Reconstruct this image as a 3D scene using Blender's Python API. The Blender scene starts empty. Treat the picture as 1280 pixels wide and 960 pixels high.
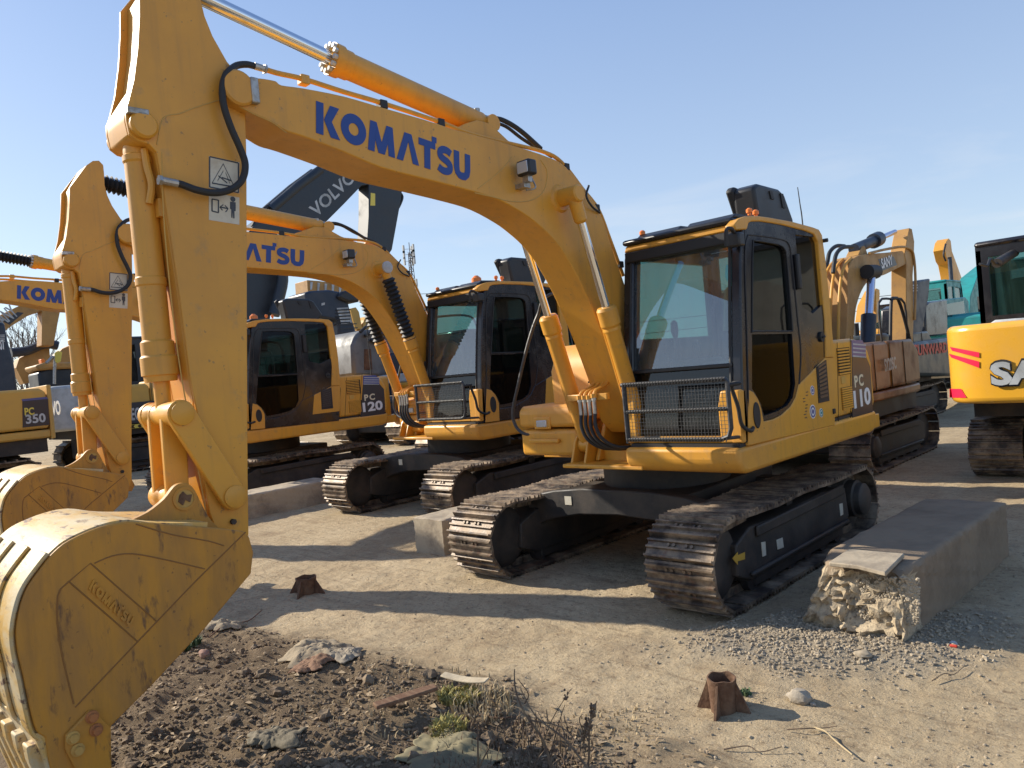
import bpy, bmesh, math, random
import numpy as np
from mathutils import Vector, Matrix
from mathutils.geometry import tessellate_polygon
import time; T0 = time.time()
random.seed(7); np.random.seed(7)
scene = bpy.context.scene
COL = scene.collection
# ------------------------------------------------------------------ camera
FPX, CX, CY = 962.0, 640.0, 480.0            # focal length in pixels of a 1280 px wide picture
CAM = np.array([0.0, 0.0, 1.66])
def _n(a): return a/np.linalg.norm(a)
_vy = _n(np.array([935., 102., FPX])); _vx = -np.array([-990., -73., FPX])
_vx = _n(_vx-_vy*np.dot(_vx, _vy)); _vz = np.cross(_vx, _vy)
if _vz[1] < 0: _vz = -_vz
RM = np.stack([_vx, _vy, _vz], 0)            # world = RM @ (right, up, forward)
def ray(px, py): return RM@np.array([px-CX, CY-py, FPX])
def on(px, py, ax, v):
    d = ray(px, py); t = (v-CAM[ax])/d[ax]; return CAM+t*d
def sx(px, py, X):                           # point of a side plane x = X -> (y, z)
    p = on(px, py, 0, X); return (float(p[1]), float(p[2]))
def fy(px, py, Y):
    p = on(px, py, 1, Y); return (float(p[0]), float(p[2]))
def gz(px, py, Z=0.0):
    p = on(px, py, 2, Z); return (float(p[0]), float(p[1]), Z)
cd = bpy.data.cameras.new('camera'); cam = bpy.data.objects.new('camera', cd); COL.objects.link(cam)
cd.sensor_width = 36; cd.lens = FPX/1280*36; cd.clip_end = 2000; cd.clip_start = 0.05
mw = Matrix.Identity(4)
for i in range(3):
    mw[i][0] = RM[i][0]; mw[i][1] = RM[i][1]; mw[i][2] = -RM[i][2]; mw[i][3] = CAM[i]
cam.matrix_world = mw; scene.camera = cam
# ------------------------------------------------------------------ materials
MATS = {}
def nodes(m):
    m.use_nodes = True; nt = m.node_tree; nt.nodes.clear(); return nt
def mat(name, base, rough=0.5, metal=0.0, c2=None, scale=3.0, lo=0.45, hi=0.7, bump=0.0, bscale=60.0, coat=0.0, c3=None, s3=20.0, lo3=0.6, hi3=0.75, stretch=None, streak=None):
    m = bpy.data.materials.new(name); nt = nodes(m); N = nt.nodes; L = nt.links
    out = N.new('ShaderNodeOutputMaterial'); b = N.new('ShaderNodeBsdfPrincipled'); L.new(b.outputs[0], out.inputs[0])
    b.inputs['Base Color'].default_value = (*base, 1); b.inputs['Roughness'].default_value = rough; b.inputs['Metallic'].default_value = metal
    b.inputs['Coat Weight'].default_value = coat; b.inputs['Coat Roughness'].default_value = 0.15
    tc = N.new('ShaderNodeTexCoord'); vec = tc.outputs['Object']
    if stretch:
        mp = N.new('ShaderNodeMapping'); mp.inputs['Scale'].default_value = stretch; L.new(vec, mp.inputs[0]); vec = mp.outputs[0]
    col = None
    def layer(prev, c, s, l, h):
        n = N.new('ShaderNodeTexNoise'); n.inputs['Scale'].default_value = s; n.inputs['Detail'].default_value = 8; n.inputs['Roughness'].default_value = 0.65; L.new(vec, n.inputs[0])
        r = N.new('ShaderNodeMapRange'); r.inputs[1].default_value = l; r.inputs[2].default_value = h; L.new(n.outputs[0], r.inputs[0])
        x = N.new('ShaderNodeMix'); x.data_type = 'RGBA'; L.new(r.outputs[0], x.inputs[0])
        if prev is None: x.inputs[6].default_value = (*base, 1)
        else: L.new(prev, x.inputs[6])
        x.inputs[7].default_value = (*c, 1); return x.outputs[2], r.outputs[0]
    if c2: 
        col, f = layer(None, c2, scale, lo, hi)
        rr = N.new('ShaderNodeMapRange'); rr.inputs[3].default_value = rough; rr.inputs[4].default_value = min(1, rough+0.25); L.new(f, rr.inputs[0]); L.new(rr.outputs[0], b.inputs['Roughness'])
    if c3: col, _ = layer(col, c3, s3, lo3, hi3)
    if streak:                                   # rain streaks and handling dirt running down the paint
        mp2 = N.new('ShaderNodeMapping'); mp2.inputs['Scale'].default_value = (11, 11, .9); L.new(tc.outputs['Object'], mp2.inputs[0])
        n2 = N.new('ShaderNodeTexNoise'); n2.inputs['Scale'].default_value = 1.6; n2.inputs['Detail'].default_value = 7; n2.inputs['Roughness'].default_value = .6; L.new(mp2.outputs[0], n2.inputs[0])
        r2 = N.new('ShaderNodeMapRange'); r2.inputs[1].default_value = .52; r2.inputs[2].default_value = .74; r2.inputs[4].default_value = streak[1]; L.new(n2.outputs[0], r2.inputs[0])
        n3 = N.new('ShaderNodeTexNoise'); n3.inputs['Scale'].default_value = 38; n3.inputs['Detail'].default_value = 3; L.new(tc.outputs['Object'], n3.inputs[0])
        r3 = N.new('ShaderNodeMapRange'); r3.inputs[1].default_value = .69; r3.inputs[2].default_value = .73; r3.inputs[4].default_value = .75; L.new(n3.outputs[0], r3.inputs[0])
        ml = N.new('ShaderNodeMath'); ml.operation = 'MAXIMUM'; L.new(r2.outputs[0], ml.inputs[0]); L.new(r3.outputs[0], ml.inputs[1])
        x2 = N.new('ShaderNodeMix'); x2.data_type = 'RGBA'; L.new(ml.outputs[0], x2.inputs[0]); L.new(col, x2.inputs[6]); x2.inputs[7].default_value = (*streak[0], 1); col = x2.outputs[2]
    if col: L.new(col, b.inputs['Base Color'])
    if bump:
        n = N.new('ShaderNodeTexNoise'); n.inputs['Scale'].default_value = bscale; n.inputs['Detail'].default_value = 6; L.new(vec, n.inputs[0])
        u = N.new('ShaderNodeBump'); u.inputs['Strength'].default_value = bump; u.inputs['Distance'].default_value = 0.01; L.new(n.outputs[0], u.inputs['Height']); L.new(u.outputs[0], b.inputs['Normal'])
    MATS[name] = m; return m
def glass(name, tint, dust=0.1, dustc=(0.35, 0.38, 0.38), gl=0.12, fm=1.0):
    m = bpy.data.materials.new(name); nt = nodes(m); N = nt.nodes; L = nt.links
    out = N.new('ShaderNodeOutputMaterial')
    tr = N.new('ShaderNodeBsdfTransparent'); tr.inputs[0].default_value = (*tint, 1)
    g = N.new('ShaderNodeBsdfGlossy'); g.inputs['Roughness'].default_value = 0.015
    d = N.new('ShaderNodeBsdfDiffuse'); d.inputs[0].default_value = (*dustc, 1)
    tc = N.new('ShaderNodeTexCoord'); mp = N.new('ShaderNodeMapping'); mp.inputs['Scale'].default_value = (14, 14, 1.2); L.new(tc.outputs['Object'], mp.inputs[0])
    n = N.new('ShaderNodeTexNoise'); n.inputs['Scale'].default_value = 2.0; n.inputs['Detail'].default_value = 7; L.new(mp.outputs[0], n.inputs[0])
    r = N.new('ShaderNodeMapRange'); r.inputs[1].default_value = 0.35; r.inputs[2].default_value = 0.75; r.inputs[3].default_value = dust*0.6; r.inputs[4].default_value = dust*1.6; L.new(n.outputs[0], r.inputs[0])
    m1 = N.new('ShaderNodeMixShader'); L.new(r.outputs[0], m1.inputs[0]); L.new(tr.outputs[0], m1.inputs[1]); L.new(d.outputs[0], m1.inputs[2])
    lw0 = N.new('ShaderNodeLayerWeight'); lw0.inputs[0].default_value = .5; lw = N.new('ShaderNodeMath'); lw.operation = 'POWER'; lw.inputs[1].default_value = 4.5; L.new(lw0.outputs['Facing'], lw.inputs[0])
    rr = N.new('ShaderNodeMath'); rr.operation = 'MULTIPLY_ADD'; rr.inputs[1].default_value = fm; rr.inputs[2].default_value = gl; rr.use_clamp = True; L.new(lw.outputs[0], rr.inputs[0])
    m2 = N.new('ShaderNodeMixShader'); L.new(rr.outputs[0], m2.inputs[0]); L.new(m1.outputs[0], m2.inputs[1]); L.new(g.outputs[0], m2.inputs[2])
    L.new(m2.outputs[0], out.inputs[0]); MATS[name] = m; return m
BUCK = mat('worn_bucket_side_paint', (0.56, 0.255, 0.028), 0.5, c2=(0.38, 0.19, 0.05), scale=3.0, lo=0.4, hi=0.7, c3=(0.17, 0.085, 0.035), s3=9, lo3=0.58, hi3=0.70, bump=0.12, bscale=25, stretch=(1, 2.2, .7), streak=((.18, .095, .035), .35))
YEL = mat('yellow_paint', (0.71, 0.338, 0.034), 0.40, c2=(0.58, 0.28, 0.052), scale=1.4, lo=0.42, hi=0.72, coat=0.10, c3=(0.40, 0.24, 0.09), s3=8, lo3=0.60, hi3=0.82, streak=((.30, .17, .06), .28), bump=0.03, bscale=9)
YEL2 = mat('faded_yellow_paint', (0.62, 0.36, 0.07), 0.5, c2=(0.45, 0.28, 0.09), scale=1.5, lo=0.4, hi=0.75)
SAND = mat('orange_yellow_paint', (0.78, 0.40, 0.035), 0.22, c2=(0.72, 0.37, 0.05), scale=2, coat=0.5)
BROWND = mat('glossy_brown_paint', (0.27, 0.12, 0.03), 0.4, c2=(0.17, 0.075, 0.025), scale=3, coat=.05)
WELD = mat('rusty_weld', (0.27, 0.125, 0.03), 0.7)
BROWNY = mat('dusty_ochre_paint', (0.46, 0.25, 0.07), 0.5, c2=(0.34, 0.18, 0.06), scale=3, c3=(0.25, 0.16, 0.1), s3=14)
WORN = mat('worn_bucket_paint', (0.62, 0.38, 0.10), 0.45, c2=(0.55, 0.45, 0.27), scale=5, lo=0.42, hi=0.62, c3=(0.17, 0.10, 0.06), s3=14, lo3=0.57, hi3=0.64, bump=0.15, bscale=30, stretch=(0.6, 1.6, 1.6))
BLK = mat('black_paint', (0.018, 0.019, 0.022), 0.4, c2=(0.045, 0.042, 0.04), scale=4, lo=0.45, hi=0.8)
GLB = mat('gloss_black_panel', (0.014, 0.014, 0.018), 0.16, c2=(0.03, 0.028, 0.028), scale=3)
RUB = mat('black_rubber', (0.02, 0.02, 0.021), 0.6)
PIPEB = mat('black_wrapped_tube', (0.03, 0.032, 0.036), 0.5, c2=(0.09, 0.09, 0.09), scale=40, lo=0.5, hi=0.7)
MIDG = mat('mid_grey_paint', (0.16, 0.165, 0.165), 0.5, c2=(0.09, 0.09, 0.09), scale=4)
UND = mat('dusty_black_steel', (0.022, 0.02, 0.019), 0.55, c2=(0.085, 0.065, 0.048), scale=4, lo=0.4, hi=0.75, c3=(0.2, 0.15, 0.1), s3=25, lo3=0.66, hi3=0.8, bump=0.1)
SHOE = mat('track_steel', (0.062, 0.048, 0.040), 0.45, 0.3, c2=(0.36, 0.27, 0.18), scale=6, lo=0.42, hi=0.66, c3=(0.16, 0.085, 0.055), s3=18, lo3=0.55, hi3=0.72, bump=0.25, bscale=50)
CHR = mat('chromed_rod', (0.75, 0.76, 0.78), 0.12, 1.0)
BLUROD = mat('blue_sheen_rod', (0.5, 0.55, 0.72), 0.18, 0.8)
STL = mat('bare_steel', (0.45, 0.43, 0.40), 0.4, 0.8, c2=(0.3, 0.26, 0.2), scale=30)
GREY = mat('volvo_grey_paint', (0.022, 0.028, 0.036), 0.4, c2=(0.045, 0.05, 0.055), scale=2.5)
GREY.name = 'slate_grey_paint'
NAVY = mat('dark_navy_panel', (0.02, 0.03, 0.05), 0.42, c2=(0.05, 0.06, 0.075), scale=4)
DGRN = mat('dark_grey_green_paint', (0.03, 0.038, 0.038), 0.3, c2=(0.06, 0.068, 0.065), scale=3)
TEAL = mat('teal_paint', (0.03, 0.30, 0.28), 0.4, c2=(0.03, 0.2, 0.2), scale=5)
LGREY = mat('pale_grey_paint', (0.5, 0.52, 0.52), 0.5, c2=(0.3, 0.31, 0.3), scale=4, lo=0.42, hi=0.68)
WHITE = mat('white_lettering', (0.78, 0.78, 0.76), 0.5)
CREAM = mat('cream_lettering', (0.75, 0.66, 0.45), 0.5)
LYEL = mat('yellow_lettering', (0.75, 0.6, 0.1), 0.5)
BLUE = mat('blue_lettering', (0.015, 0.055, 0.26), 0.42)
BLUE2 = mat('blue_stripe', (0.08, 0.10, 0.28), 0.35)
REDP = mat('red_lettering', (0.6, 0.06, 0.03), 0.5)
PINK = mat('red_reflective_tape', (0.85, 0.02, 0.07), 0.35)
ORA = mat('orange_plastic', (0.85, 0.22, 0.03), 0.35)
DECG = mat('charcoal_decal', (0.035, 0.036, 0.045), 0.35)
STICK = mat('sticker_white', (0.62, 0.57, 0.45), 0.5, c2=(0.5, 0.42, 0.3), scale=12)
SEAM = mat('dark_seam', (0.05, 0.03, 0.012), 0.8)
RUST = mat('rusty_steel', (0.10, 0.048, 0.025), 0.85, c2=(0.20, 0.12, 0.07), scale=14, lo=0.4, hi=0.7, bump=0.4, bscale=60)
ARR = mat('amber_decal', (.55, .33, .05), .5)
WIRE = mat('dark_wire', (.10, .10, .10), .5, .4)
RUSTO = mat('rusty_orange_bolt', (.45, .17, .05), .7, c2=(.3, .12, .05), scale=30)
SEATM = mat('brown_seat_fabric', (0.07, 0.05, 0.042), 0.8)
LENS = mat('lamp_lens', (0.55, 0.58, 0.6), 0.12, 0.3)
CONC = mat('old_concrete', (0.42, 0.35, 0.25), 0.9, c2=(0.22, 0.18, 0.135), scale=5, bump=0.5, bscale=25, c3=(0.45, 0.40, 0.31), s3=30)
DUSTC = mat('dark_dusty_concrete', (0.27, 0.20, 0.13), 0.95, c2=(0.19, 0.14, 0.092), scale=3, bump=0.4, bscale=22)
WOOD = mat('weathered_wood', (0.17, 0.085, 0.045), 0.85, c2=(0.27, 0.17, 0.10), scale=4, stretch=(1, 14, 14), bump=0.3)
PWOOD = mat('pale_board', (0.50, 0.42, 0.29), 0.9, c2=(0.33, 0.27, 0.19), scale=9, bump=0.3)
CLOTH = mat('dirty_pale_cloth', (0.31, 0.25, 0.165), 0.95, c2=(0.2, 0.155, 0.10), scale=8, bump=0.3)
GCLOTH = mat('grey_plastic_sheet', (0.15, 0.125, 0.08), 0.8, c2=(0.09, 0.075, 0.05), scale=6, bump=0.3)
STALK = mat('dry_stalk', (0.13, 0.085, 0.055), 0.9, c2=(0.26, 0.19, 0.11), scale=20)
STRAW = mat('pale_straw', (0.45, 0.35, 0.2), 0.9)
MOSS = mat('yellow_green_moss', (0.36, 0.31, 0.10), 0.95, c2=(0.26, 0.22, 0.08), scale=20)
LEAFG = mat('green_weed_leaf', (0.06, 0.10, 0.04), 0.8)
STONE = mat('pale_stone', (0.36, 0.31, 0.24), 0.95, c2=(0.24, 0.2, 0.15), scale=14, bump=0.5, bscale=50)
BARK = mat('grey_bark', (0.12, 0.10, 0.085), 0.95)
WALLM = mat('grey_render', (0.30, 0.29, 0.25), 0.9, c2=(0.24, 0.23, 0.2), scale=1.5)
GW = glass('windscreen_glass', (0.70, 0.86, 0.82), 0.16, gl=0.22, fm=1.0)
GD = glass('tinted_side_glass', (0.16, 0.19, 0.19), 0.02, dustc=(0.2, 0.2, 0.18), gl=0.06, fm=.9)
GD2 = glass('dulled_lower_glass', (0.14, 0.16, 0.16), 0.05, dustc=(0.08, 0.07, 0.06), gl=0.008, fm=.22)  # lower pane: same glass, tint darkened and mirroring cut to imitate a dark reflection
GT = glass('teal_glass', (0.40, 0.58, 0.56), 0.05, dustc=(0.2, 0.4, 0.35), gl=0.04)
# ------------------------------------------------------------------ mesh helpers
class CTX: pass
K = CTX(); K.map = lambda v: v; K.root = None; K.warp = None
def link(name, me, m, parent):
    o = bpy.data.objects.new(name, me); COL.objects.link(o)
    if m is not None and len(me.materials) == 0: me.materials.append(m)
    if parent is not None: o.parent = parent
    return o
class MB:
    def __init__(s): s.v = []; s.f = []
    def add(s, vs, fs):
        b = len(s.v); s.v += [tuple(float(c) for c in v) for v in vs]; s.f += [tuple(b+i for i in f) for f in fs]; return s
    def box(s, x0, x1, y0, y1, z0, z1):
        vs = [(x, y, z) for z in (z0, z1) for y in (y0, y1) for x in (x0, x1)]
        return s.add(vs, [(0, 2, 3, 1), (4, 5, 7, 6), (0, 1, 5, 4), (2, 6, 7, 3), (0, 4, 6, 2), (1, 3, 7, 5)])
    def prism(s, poly, x0, x1, axis=0):        # poly (a,b) on the plane normal to axis, extruded x0..x1
        n = len(poly)
        def p(a, b, c): return (c, a, b) if axis == 0 else ((a, c, b) if axis == 1 else (a, b, c))
        vs = [p(a, b, x0) for a, b in poly]+[p(a, b, x1) for a, b in poly]
        return s.add(vs, [tuple(range(n-1, -1, -1)), tuple(range(n, 2*n))]+[(i, (i+1) % n, n+(i+1) % n, n+i) for i in range(n)])
    def cyl(s, p0, p1, r0, r1=None, seg=20, caps=True):
        r1 = r0 if r1 is None else r1
        p0 = Vector(p0); p1 = Vector(p1); d = (p1-p0).normalized(); a = d.orthogonal().normalized(); b = d.cross(a)
        vs = []
        for p, r in ((p0, r0), (p1, r1)):
            for i in range(seg):
                t = 2*math.pi*i/seg; vs.append(p+a*math.cos(t)*r+b*math.sin(t)*r)
        fs = [(i, (i+1) % seg, seg+(i+1) % seg, seg+i) for i in range(seg)]
        if caps: fs += [tuple(range(seg-1, -1, -1)), tuple(range(seg, 2*seg))]
        return s.add(vs, fs)
    def lathe(s, p0, p1, prof, seg=24):         # prof: (t along 0..1 in metres from p0, r)
        p0 = Vector(p0); p1 = Vector(p1); d = (p1-p0).normalized(); a = d.orthogonal().normalized(); b = d.cross(a); vs = []; fs = []
        for t, r in prof:
            for i in range(seg):
                q = 2*math.pi*i/seg; vs.append(p0+d*t+a*math.cos(q)*r+b*math.sin(q)*r)
        n = len(prof)
        for j in range(n-1):
            for i in range(seg): fs.append((j*seg+i, j*seg+(i+1) % seg, (j+1)*seg+(i+1) % seg, (j+1)*seg+i))
        fs += [tuple(range(seg-1, -1, -1)), tuple((n-1)*seg+i for i in range(seg))]
        return s.add(vs, fs)
    def tube(s, pts, r, seg=10, sm=6):
        P = spline(pts, sm) if sm else [Vector(p) for p in pts]
        P = [Vector(p) for p in P]; n = len(P); vs = []; fs = []; a = None
        for i, p in enumerate(P):
            d = (P[min(i+1, n-1)]-P[max(i-1, 0)]).normalized()
            a = d.orthogonal().normalized() if a is None else (a-d*a.dot(d)).normalized()
            b = d.cross(a); rr = r(i/(n-1)) if callable(r) else r
            for k in range(seg):
                t = 2*math.pi*k/seg; vs.append(p+a*math.cos(t)*rr+b*math.sin(t)*rr)
        for i in range(n-1):
            for k in range(seg): fs.append((i*seg+k, i*seg+(k+1) % seg, (i+1)*seg+(k+1) % seg, (i+1)*seg+k))
        fs += [tuple(range(seg-1, -1, -1)), tuple((n-1)*seg+k for k in range(seg))]
        return s.add(vs, fs)
    def strip(s, la, lb):                       # a band between two polylines of equal length
        n = len(la); return s.add(list(la)+list(lb), [(i, i+1, n+i+1, n+i) for i in range(n-1)])
    def build(s, name, m, parent='ctx', bevel=0.0, bseg=2, smooth=35, fn=None, flip=True):
        me = bpy.data.meshes.new(name)
        vs = s.v
        if fn: vs = [fn(v) for v in vs]
        if K.warp: vs = [K.warp(v) for v in vs]
        vs = [K.map(v) for v in vs]
        me.from_pydata([tuple(v) for v in vs], [], s.f); me.update()
        if flip:
            bm = bmesh.new(); bm.from_mesh(me); bmesh.ops.recalc_face_normals(bm, faces=bm.faces); bm.to_mesh(me); bm.free()
        if smooth: me.shade_smooth(); me.set_sharp_from_angle(angle=math.radians(smooth))
        o = link(name, me, m, K.root if parent == 'ctx' else parent)
        if bevel:
            b = o.modifiers.new('bevel', 'BEVEL'); b.width = bevel; b.segments = bseg; b.limit_method = 'ANGLE'; b.angle_limit = math.radians(38); b.harden_normals = False
        return o
def spline(pts, n=6, closed=False):
    P = [np.array(p, float) for p in pts]; out = []; m = len(P)
    rng = range(m) if closed else range(m-1)
    for i in rng:
        p0 = P[(i-1) % m] if closed or i > 0 else 2*P[0]-P[1]; p1 = P[i]; p2 = P[(i+1) % m]
        p3 = P[(i+2) % m] if closed or i+2 < m else 2*P[-1]-P[-2]
        for k in range(n):
            t = k/n; out.append(tuple(0.5*((2*p1)+(-p0+p2)*t+(2*p0-5*p1+4*p2-p3)*t*t+(-p0+3*p1-3*p2+p3)*t**3)))
    if not closed: out.append(tuple(P[-1]))
    return out
def tr(pxs, X): return [sx(a, b, X) for a, b in pxs]
def circ(c, r, n=16, a0=0, a1=360):
    return [(c[0]+r*math.cos(math.radians(a0+(a1-a0)*i/n)), c[1]+r*math.sin(math.radians(a0+(a1-a0)*i/n))) for i in range(n)]
def plate(name, outer, holes, m, axis, pos, thick, parent='ctx', bevel=0.0, smooth=35):
    """flat plate with holes; outer / holes are (a,b) lists, extruded from pos to pos-thick along axis"""
    loops = [outer]+holes; tri = tessellate_polygon([[Vector((a, b, 0)) for a, b in pl] for pl in loops]); flat = [q for pl in loops for q in pl]; n = len(flat)
    p0, p1 = pos, pos-thick
    def P(q, w): return (w, q[0], q[1]) if axis == 0 else ((q[0], w, q[1]) if axis == 1 else (q[0], q[1], w))
    fs = [tuple(t) for t in tri]+[tuple(n+i for i in reversed(t)) for t in tri]; b0 = 0
    for pl in loops:
        k = len(pl); fs += [(b0+i, b0+(i+1) % k, n+b0+(i+1) % k, n+b0+i) for i in range(k)]; b0 += k
    return MB().add([P(q, p0) for q in flat]+[P(q, p1) for q in flat], fs).build(name, m, parent, bevel=bevel, smooth=smooth)
def text(s, org, u, v, size, m, parent='ctx', name='lettering', bold=0.02, ext=0.002, spacing=1.0, width=None):
    cu = bpy.data.curves.new('t', 'FONT'); cu.body = s; cu.size = 1; cu.offset = bold; cu.extrude = 0.5; cu.space_character = spacing; cu.resolution_u = 3
    ob = bpy.data.objects.new('t', cu); me = ob.to_mesh()
    co = np.array([tuple(x.co) for x in me.vertices]); fs = [tuple(p.vertices) for p in me.polygons]
    ob.to_mesh_clear(); bpy.data.objects.remove(ob); bpy.data.curves.remove(cu)
    co[:, 0] -= co[:, 0].min(); h = 0.72; u = np.array(u, float); v = np.array(v, float)
    u /= np.linalg.norm(u); v /= np.linalg.norm(v); w = np.cross(u, v); w /= np.linalg.norm(w)
    ks = size/h; kx = ks if width is None else width/co[:, 0].max()
    pts = [np.array(org)+u*c[0]*kx+v*c[1]*ks+w*(c[2]+0.5)*ext for c in co]
    return MB().add(pts, fs).build(name, m, parent, smooth=0)
def strokes(pl, t):                             # constant width stroke as quads, 2D
    P = [np.array(p, float) for p in pl]; L = []; R = []
    for i in range(len(P)):
        d = P[min(i+1, len(P)-1)]-P[max(i-1, 0)]; d /= np.linalg.norm(d); n = np.array([-d[1], d[0]])*t/2; L.append(P[i]+n); R.append(P[i]-n)
    return [list(map(tuple, (L[i], L[i+1], R[i+1], R[i]))) for i in range(len(P)-1)]
def ringq(cx, cy, ro, ri, n=24, sxx=1.0):
    q = []
    for i in range(n):
        a, b = 2*math.pi*i/n, 2*math.pi*(i+1)/n
        q.append([(cx+ro*sxx*math.cos(a), cy+ro*math.sin(a)), (cx+ro*sxx*math.cos(b), cy+ro*math.sin(b)), (cx+ri*sxx*math.cos(b), cy+ri*math.sin(b)), (cx+ri*sxx*math.cos(a), cy+ri*math.sin(a))])
    return q
def big_logo():                                 # heavy block letters, unit cap height; list of (x offset polygons)
    out = []; x = 0
    def put(polys, w):
        nonlocal x
        for p in polys: out.append([(a+x, b) for a, b in p])
        x += w+0.07
    put([[(0, 0), (.27, 0), (.27, 1), (0, 1)], [(.29, .5), (.52, 1), (.86, 1), (.58, .5)], [(.29, .5), (.58, .5), (.90, 0), (.55, 0)]], .86)
    put(ringq(.5, .5, .5, .2, sxx=1.0), 1.0)
    put([[(0, 0), (.10, 1), (.36, 1), (.27, 0)], [(.36, 1), (.57, .38), (.50, .0), (.44, .0), (.30, .42)], [(.57, .38), (.78, 1), (.84, .42), (.70, 0), (.50, 0)], [(.78, 1), (1.04, 1), (1.14, 0), (.87, 0)]], 1.14)
    put([[(0, 0), (.35, 1), (.52, 1), (.52, .72), (.28, 0)], [(.52, .72), (.52, 1), (.66, 1), (1.0, 0), (.72, 0)]], .92)
    put([[(0, .76), (.78, .76), (.78, 1), (0, 1)], [(.26, 0), (.54, 0), (.54, .76), (.26, .76)], [(.62, 1), (.84, 1), (.84, 1.2), (.62, 1.2)]], .80)
    pts = [(.66, .80), (.50, .87), (.30, .87), (.15, .78), (.15, .62), (.30, .54), (.50, .47), (.62, .36), (.60, .20), (.45, .12), (.25, .12), (.06, .20)]
    put(strokes(spline(pts, 3), .26), .74)
    pts = [(.14, 1), (.14, .42), (.18, .24), (.30, .14), (.42, .13), (.54, .14), (.66, .24), (.70, .42), (.70, 1)]
    put(strokes(pts, .27), .84)
    return out, x-0.07
LOGO, LOGOW = big_logo()
def logo(org, uend, vtop, m, parent='ctx', ext=0.002, name='lettering', axis=0):
    """org bottom-left, uend bottom-right, vtop top-left: three world points"""
    o = np.array(org, float); u = (np.array(uend, float)-o)/LOGOW; v = np.array(vtop, float)-o; w = np.cross(u, v); w = w/np.linalg.norm(w)*ext
    if axis == 0 and w[0] < 0: w = -w
    mb = MB()
    for p in LOGO:
        n = len(p); vs = [o+u*a+v*b for a, b in p]; vs2 = [q+w for q in vs]
        mb.add(vs+vs2, [tuple(range(n, 2*n)), tuple(range(n-1, -1, -1))]+[(i, (i+1) % n, n+(i+1) % n, n+i) for i in range(n)])
    return mb.build(name, m, parent, smooth=0)
def empty(name, loc, rz=0.0, sc=1.0):
    o = bpy.data.objects.new(name, None); COL.objects.link(o); o.location = loc; o.rotation_euler = (0, 0, rz); o.scale = (sc,)*3; o.empty_display_size = 0.3; return o
def tag(o, label=None, cat=None, group=None, kind=None):
    if label: o['label'] = label
    if cat: o['category'] = cat
    if group: o['group'] = group
    if kind: o['kind'] = kind
    return o
def single(mb, name, m, origin, label, cat, group=None, kind=None, **kw):
    o = mb.build(name, m, None, fn=lambda v: (v[0]-origin[0], v[1]-origin[1], v[2]-origin[2]), **kw); o.location = origin; return tag(o, label, cat, group, kind)
# ------------------------------------------------------------------ crawler track (local: centre x=0, runs along y, on the ground)
def track_path(yf, yr, rf, rr, zc):
    pts = []
    for i in range(0, 15): a = math.radians(270-180*i/14); pts.append((yf+rf*math.cos(a), zc+rf*math.sin(a)))
    for t in (0.15, 0.3, 0.42, 0.5, 0.6, 0.72, 0.85):
        pts.append((yf+(yr-yf)*t, zc+rf+(rr-rf)*t-0.018*math.sin(math.pi*2*min(t, 1))**2))
    for i in range(0, 15): a = math.radians(90-180*i/14); pts.append((yr+rr*math.cos(a), zc-(rf-rr)+rr*math.sin(a)))
    return pts
def resample(pts, n):
    P = np.array(pts+[pts[0]]); d = np.linalg.norm(np.diff(P, axis=0), axis=1); c = np.concatenate([[0], np.cumsum(d)]); out = []
    for i in range(n):
        s = c[-1]*i/n; k = np.searchsorted(c, s, 'right')-1; t = (s-c[k])/d[k]; p = P[k]*(1-t)+P[k+1]*t; out.append((p, (P[k+1]-P[k])/d[k]))
    return out, c[-1]
def belt_mesh(name, w=0.49, yf=-1.00, yr=1.20, r=0.27, n=44, hi=True):
    pth = track_path(yf, yr, r, r-0.01, r+0.045); sm, Ltot = resample(pth, n); pitch = Ltot/n
    mb = MB(); rnd = random.Random(3)
    for i, (p, t) in enumerate(sm):
        t = np.array(t); nn = np.array([t[1], -t[0]])      # outward normal for this winding
        if i == 0:
            c = np.mean([q[0] for q in sm], axis=0)
        if np.dot(nn, p-c) < 0: nn = -nn
        h = pitch*0.5
        prof = [(-h*1.04, .004), (-h*.98, .034), (-h*.80, .036), (-h*.72, .012), (-h*.18, .011), (-h*.12, .031), (h*.06, .031), (h*.12, .011), (h*.50, .011), (h*.56, .030), (h*.72, .030), (h*.82, .010), (h*1.0, .002), (h*1.0, -.010), (-h*1.04, -.008)]
        if not hi: prof = [(-h*1.0, .0), (-h*.98, .034), (-h*.7, .034), (-h*.6, .01), (h*.9, .01), (h*.95, -.01), (-h, -.01)]
        j = rnd.uniform(-.003, .003)
        vs = []
        for xx in (-w/2+j, w/2+j):
            for s_, k in prof: q = p+t*s_+nn*(k+0.01); vs.append((xx, q[0], q[1]))
        m = len(prof); mb.add(vs, [tuple(range(m)), tuple(range(2*m-1, m-1, -1))]+[(a, (a+1) % m, m+(a+1) % m, m+a) for a in range(m)])
        if hi:
            for bx in (-.085, -.045, .045, .085):
                q0 = p+t*(h*.32)+nn*.02; q1 = q0+nn*.014; mb.cyl((bx, *q0), (bx, *q1), .0125, seg=6)
        for bx in (-.07, .07):                          # chain links behind the shoe
            q = p-nn*.03; a = q+t*h*1.1; b = q-t*h*1.1
            vs = [(bx+dx, *(e+nn*dz)) for dx in (-.018, .018) for e in (a, b) for dz in (-.03, .028)]
            mb.add(vs, [(0, 1, 3, 2), (4, 6, 7, 5), (0, 2, 6, 4), (1, 5, 7, 3), (0, 4, 5, 1), (2, 3, 7, 6)])
    return mb
BELTS = {}
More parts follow.
